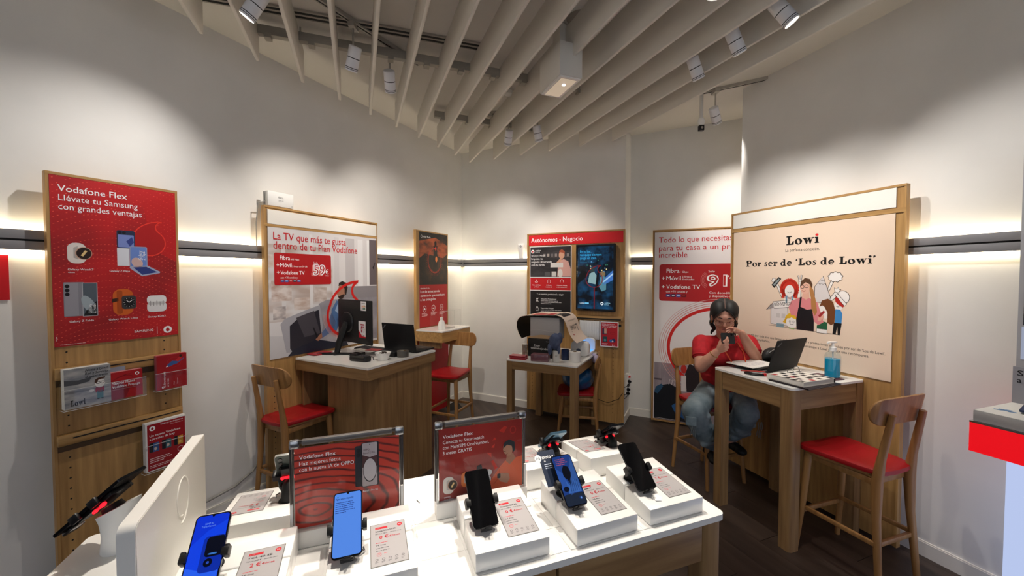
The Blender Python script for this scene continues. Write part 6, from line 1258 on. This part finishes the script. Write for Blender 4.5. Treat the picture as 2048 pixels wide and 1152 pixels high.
def hand(w, fwd, across, up, curls, thumb):
    """w wrist; fwd from wrist to knuckles, across towards the thumb side, up = back of the hand"""
    fwd, across, up = fwd.normalized(), across.normalized(), up.normalized()
    for k in (-.5, -.17, .17, .5): capsule(b, w+fwd*.0, w+fwd*.078+across*(k*.060), .019, .0135, 10)
    for i, (k, ln) in enumerate(((.46, .070), (.16, .078), (-.15, .073), (-.44, .058))):
        p = w+fwd*.080+across*(k*.068); ang = 0
        for j, sgl in enumerate((.46, .30, .24)):
            ang += curls[i][j]; d = fwd*math.cos(ang)-up*math.sin(ang); q = p+d*(ln*sgl)
            capsule(b, p, q, .0092-.0008*j, .0086-.0010*j, 10); p = q
    p = w+fwd*.022+across*.022; q = w+fwd*.050+across*.045+up*thumb[0]; capsule(b, p, q, .014, .011, 10); r_ = q+(fwd*.8+across*thumb[1]-up*.2).normalized()*.034; capsule(b, q, r_, .0105, .009, 10)
# left in the picture: holds the phone, back of the hand towards us, thumb up
phc = P(1456, 679, 2.885)
fw = (P(1452, 690, 2.875)-wL); hand(wL, fw, Vector((-.15, .1, 1)), Vector((-.25, -1, -.1)), [(.25, .9, .6)]*2+[(.3, 1.0, .6)]*2, (-.012, .3))
# right in the picture: relaxed hand in front of the mouth, palm down and in
fw = (P(1449, 652, 2.885)-wR); hand(wR, fw, Vector((-.35, -.75, .35)), Vector((.15, -.5, .9)), [(.05, .15, .12), (.12, .2, .15), (.25, .35, .25), (.4, .45, .3)], (-.02, .4))
for s_, a_ in ((-1, aL), (1, aR)): capsule(b, a_+Vector((0, .0, .04)), a_+Vector((0, 0, -.05)), .04, .036)
body = fuse('body', b, SKIN, .0042, 3, PW)
# ---- shirt
b = MB()
b.ell(tuple(chest+Vector((0, .0, .0))), (.185, .135, .15)); b.ell(tuple((chest+belly)/2+Vector((0, -.01, 0))), (.178, .145, .13)); b.ell(tuple(belly), (.185, .150, .13)); b.ell(tuple(pelvis+Vector((0, -.01, .075))), (.190, .150, .075))
b.ell(tuple(chest+Vector((-.075, -.075, -.0))), (.085, .075, .08)); b.ell(tuple(chest+Vector((.070, -.075, -.0))), (.085, .075, .08))
capsule(b, sL, sR, .062, .062); capsule(b, sL+Vector((0, 0, .0)), neck0+Vector((-.03, .01, -.015)), .060, .050); capsule(b, sR, neck0+Vector((.03, .01, -.015)), .060, .050)
capsule(b, sL, sL+(eL-sL)*.48, .070, .068); capsule(b, sR, sR+(eR-sR)*.48, .070, .068)
shirt = fuse('shirt', b, SHIRT, .006, 4, PW)
# sleeve and collar trim
def ringat(c, d, r, t_=.005): 
    q = Vector(d).to_track_quat('Z', 'Y').to_matrix().to_4x4(); q.translation = Vector(c); return [tuple(q @ Vector((r*math.cos(2*PI*i/24), r*math.sin(2*PI*i/24), 0))) for i in range(24)]
part('collar', MB().tube([tuple(neck0+Vector((.074*math.cos(a), .066*math.sin(a)-.012, .018+.024*math.sin(a)))) for a in (R(-70+320*i/20) for i in range(21))], .012, 8), SHIRT, PW)
part('sleeve_hem', MB().tube(ringat(sL+(eL-sL)*.60, eL-sL, .062), .006, 6, close=True), SHIRT, PW); part('sleeve_hem', MB().tube(ringat(sR+(eR-sR)*.60, eR-sR, .062), .006, 6, close=True), SHIRT, PW)
# ---- jeans
b = MB()
b.ell(tuple(pelvis+Vector((0, .02, 0))), (.185, .15, .10))
for h_, k_, a_ in ((hipL, kL, aL), (hipR, kR, aR)):
    capsule(b, h_, k_, .098, .088); capsule(b, k_, k_+(a_-k_)*.5, .090, .088); capsule(b, k_+(a_-k_)*.5, a_+Vector((0, 0, .03)), .088, .062)
    d = (a_-k_); 
    for i in range(5): c = k_+d*(.12+.16*i); s_ = 1 if i % 2 else -1; capsule(b, c+Vector((-.06*s_, -.045, .01)), c+Vector((.05*s_, -.055, -.02)), .030, .026, 10)
jeans = fuse('jeans', b, JEAN, .008, 3, PW)
pk = kL+Vector((-.075, -.02, -.02)); part('pocket', MB().rings([[tuple(pk+Vector((x, y, z))) for x, y, z in ((-.015, -.05, dz), (.05, -.075, dz), (.05, -.055, dz), (-.012, -.03, dz))] for dz in (.0, -.06)], 0, False), JEAN, PW)
for k_, dx in ((kL, -.05), (kR, .045)):
    mb = MB()
    for i in range(3): q = k_+Vector((dx+.014*i, -.075, -.05)); mb.tube([tuple(q), tuple(q+Vector((.003, -.006, -.04))), tuple(q+Vector((-.002, .006, -.08))), tuple(q+Vector((.003*i, .015, -.11-.012*i)))], .0022, 6)
    part('drawstring', mb, mat('string_grey', '6a747a', .8), PW)
# ---- shoes
for a_, h_ in ((aL, -.15), (aR, .05)):
    b = MB(); d = Vector((h_, -.98, 0)); s0 = a_+Vector((0, .03, -.055)); capsule(b, s0, s0+d*.15, .040, .034); capsule(b, s0, a_+Vector((0, .01, 0)), .040, .040); b.ell(tuple(s0+d*.15+Vector((0, 0, -.004))), (.042, .045, .03))
    fuse('shoe', b, BLKM, .006, 2, PW)
# ---- hair: cap with a centre parting, front strands, low curled ponytails
b = MB()
def hell(c, r, rx=0, ry=0, rz=0): b.ell((0, 0, 0), r, 22, 16, M=HM @ TM(c, rx, ry, rz))
hell((0, .030, .034), (.090, .096, .098)); hell((-.034, .0, .058), (.060, .082, .072)); hell((.034, .0, .058), (.060, .082, .072))
hell((0, .060, -.03), (.078, .06, .075)); hell((-.074, .030, .0), (.020, .035, .065)); hell((.074, .030, .0), (.020, .035, .065))
cutters = MB(); 
def cut(o):
    co = MB(); co.ell((0, -.070, -.004), (.067, .070, .083), 24, 16, M=HM)
    cme = co.mesh('cutter', [HAIR]); c = bpy.data.objects.new('cutter', cme); COL.objects.link(c)
    m = o.modifiers.new('b', 'BOOLEAN'); m.operation = 'DIFFERENCE'; m.object = c; m.solver = 'EXACT'
for s in (-1, 1):
    pts = [(s*.012, -.088, .098), (s*.045, -.098, .060), (s*.066, -.090, .015), (s*.074, -.070, -.030)]
hair = fuse('hair', b, HAIR, .0045, 2, PW, extra=cut)
for o in list(bpy.data.objects):
    if o.name.startswith('cutter'): bpy.data.objects.remove(o)
part('parting', MB().tube([tuple(HM @ Vector(p)) for p in ((0, -.066, .098), (0, -.045, .117), (0, -.01, .1325), (0, .03, .134))], [.0013, .0013, .0012, .001], 6), mat('scalp', '8c6454', .6), PW)
mb = MB()
for s in (-1, 1):
    mb.tube([tuple(HM @ Vector(p)) for p in ((s*.008, -.070, .096), (s*.036, -.088, .072), (s*.058, -.084, .040), (s*.072, -.066, -.0), (s*.074, -.058, -.03))], [.003, .005, .005, .004, .002], 8)
    mb.tube([tuple(HM @ Vector((s*(.070+.010*math.sin(k*.8)), .040-.008*k*.3+.010*math.cos(k*.8), -.045-.011*k))) for k in range(11)], [.016, .018, .017, .016, .017, .015, .015, .013, .012, .009, .004], 8)
part('hair_strands', mb, HAIR, PW)
# ---- face
E_ = MB()
for s in (-1, 1): E_.ell((s*.031, -.0715, .004), (.0125, .010, .0065), 14, 8, M=HM)
part('eyes', E_, mat('eye_white', 'd8d0c8', .2), PW)
E_ = MB()
for s in (-1, 1): E_.ell((s*.031, -.0805, .0005), (.0055, .003, .0055), 12, 8, M=HM)
part('irises', E_, mat('iris_dark', '1c100c', .2), PW)
E_ = MB()
for s in (-1, 1):
    E_.tube([tuple(HM @ Vector(p)) for p in ((s*.018, -.0815, .006), (s*.028, -.0845, .0105), (s*.040, -.0805, .0085), (s*.046, -.074, .004))], .0022, 6)
    E_.tube([tuple(HM @ Vector(p)) for p in ((s*.016, -.091, .030), (s*.030, -.0915, .035), (s*.048, -.080, .028))], [.003, .0032, .0015], 6)
part('brows_and_lashes', E_, mat('brow_dark', '17100e', .7), PW)
part('mouth', MB().ell((0, -.088, -.058), (.021, .008, .006), 14, 8, M=HM), mat('lips', '8c4a44', .4), PW)
GL = MB()
for s in (-1, 1): GL.tube([tuple(HM @ Vector((s*.034+.0245*math.cos(2*PI*i/24), -.0975-.004*math.cos(2*PI*i/24)*-s, -.004+.0205*math.sin(2*PI*i/24)))) for i in range(24)], .0014, 6, close=True)
GL.tube([tuple(HM @ Vector(p)) for p in ((-.010, -.0985, .002), (0, -.1025, .005), (.010, -.0985, .002))], .0014, 6)
for s in (-1, 1): GL.tube([tuple(HM @ Vector(p)) for p in ((s*.058, -.093, .002), (s*.078, -.05, .006), (s*.080, .0, .004))], .0012, 6)
g = thing('eyeglasses', 'thin gold rimmed glasses worn by the seated woman', 'glasses', tuple(OFF)); part('frame', GL, mat('gold_rim', 'a8896c', .25, .8), g)
mb = MB()
for s in (-1, 1): mb.add([tuple(HM @ Vector((s*.034+.0235*math.cos(2*PI*i/20), -.0978, -.004+.0195*math.sin(2*PI*i/20)))) for i in range(20)], [list(range(20))], 0)
part('lenses', mb, clear('lens_glass_clear', 'f4f4f8', .10, .03), g)
# lanyard, bracelet, earrings
n1 = neck0
part('lanyard', MB().tube([tuple(n1+Vector(p)) for p in ((-.066, -.04, .01), (-.068, -.130, -.06), (-.048, -.185, -.13), (.0, -.190, -.20), (.020, -.188, -.235))], .004, 6).tube([tuple(n1+Vector(p)) for p in ((.066, -.04, .01), (.072, -.130, -.06), (.058, -.185, -.13), (.030, -.190, -.20), (.022, -.188, -.235))], .004, 6), mat('lanyard_orange', 'c8502c', .5), PW)
part('bracelet', MB().tube(ringat(wL+(eL-wL)*.18, eL-wL, .034), .0022, 6, close=True), mat('gold', 'd8b060', .2, .9), PW)
part('earring', MB().ell((-.083, .0, -.042), (.004, .004, .008), 8, 6, M=HM).ell((.083, .0, -.042), (.004, .004, .008), 8, 6, M=HM), mat('gold', 'd8b060', .2, .9), PW)
t = thing('phone', 'black phone held in the hand of the seated woman', 'phone', tuple(phc+OFF), R(-12))
part('body', MB().prism(rrect(-.046, .046, -.032, .050, .009), -.005, .004, M=TM(rx=R(62))), BLK, t); part('camera_lens', MB().cone((.028, .035, .004), (.028, .035, .006), .007, n=12, M=TM(rx=R(62))), GLS, t)
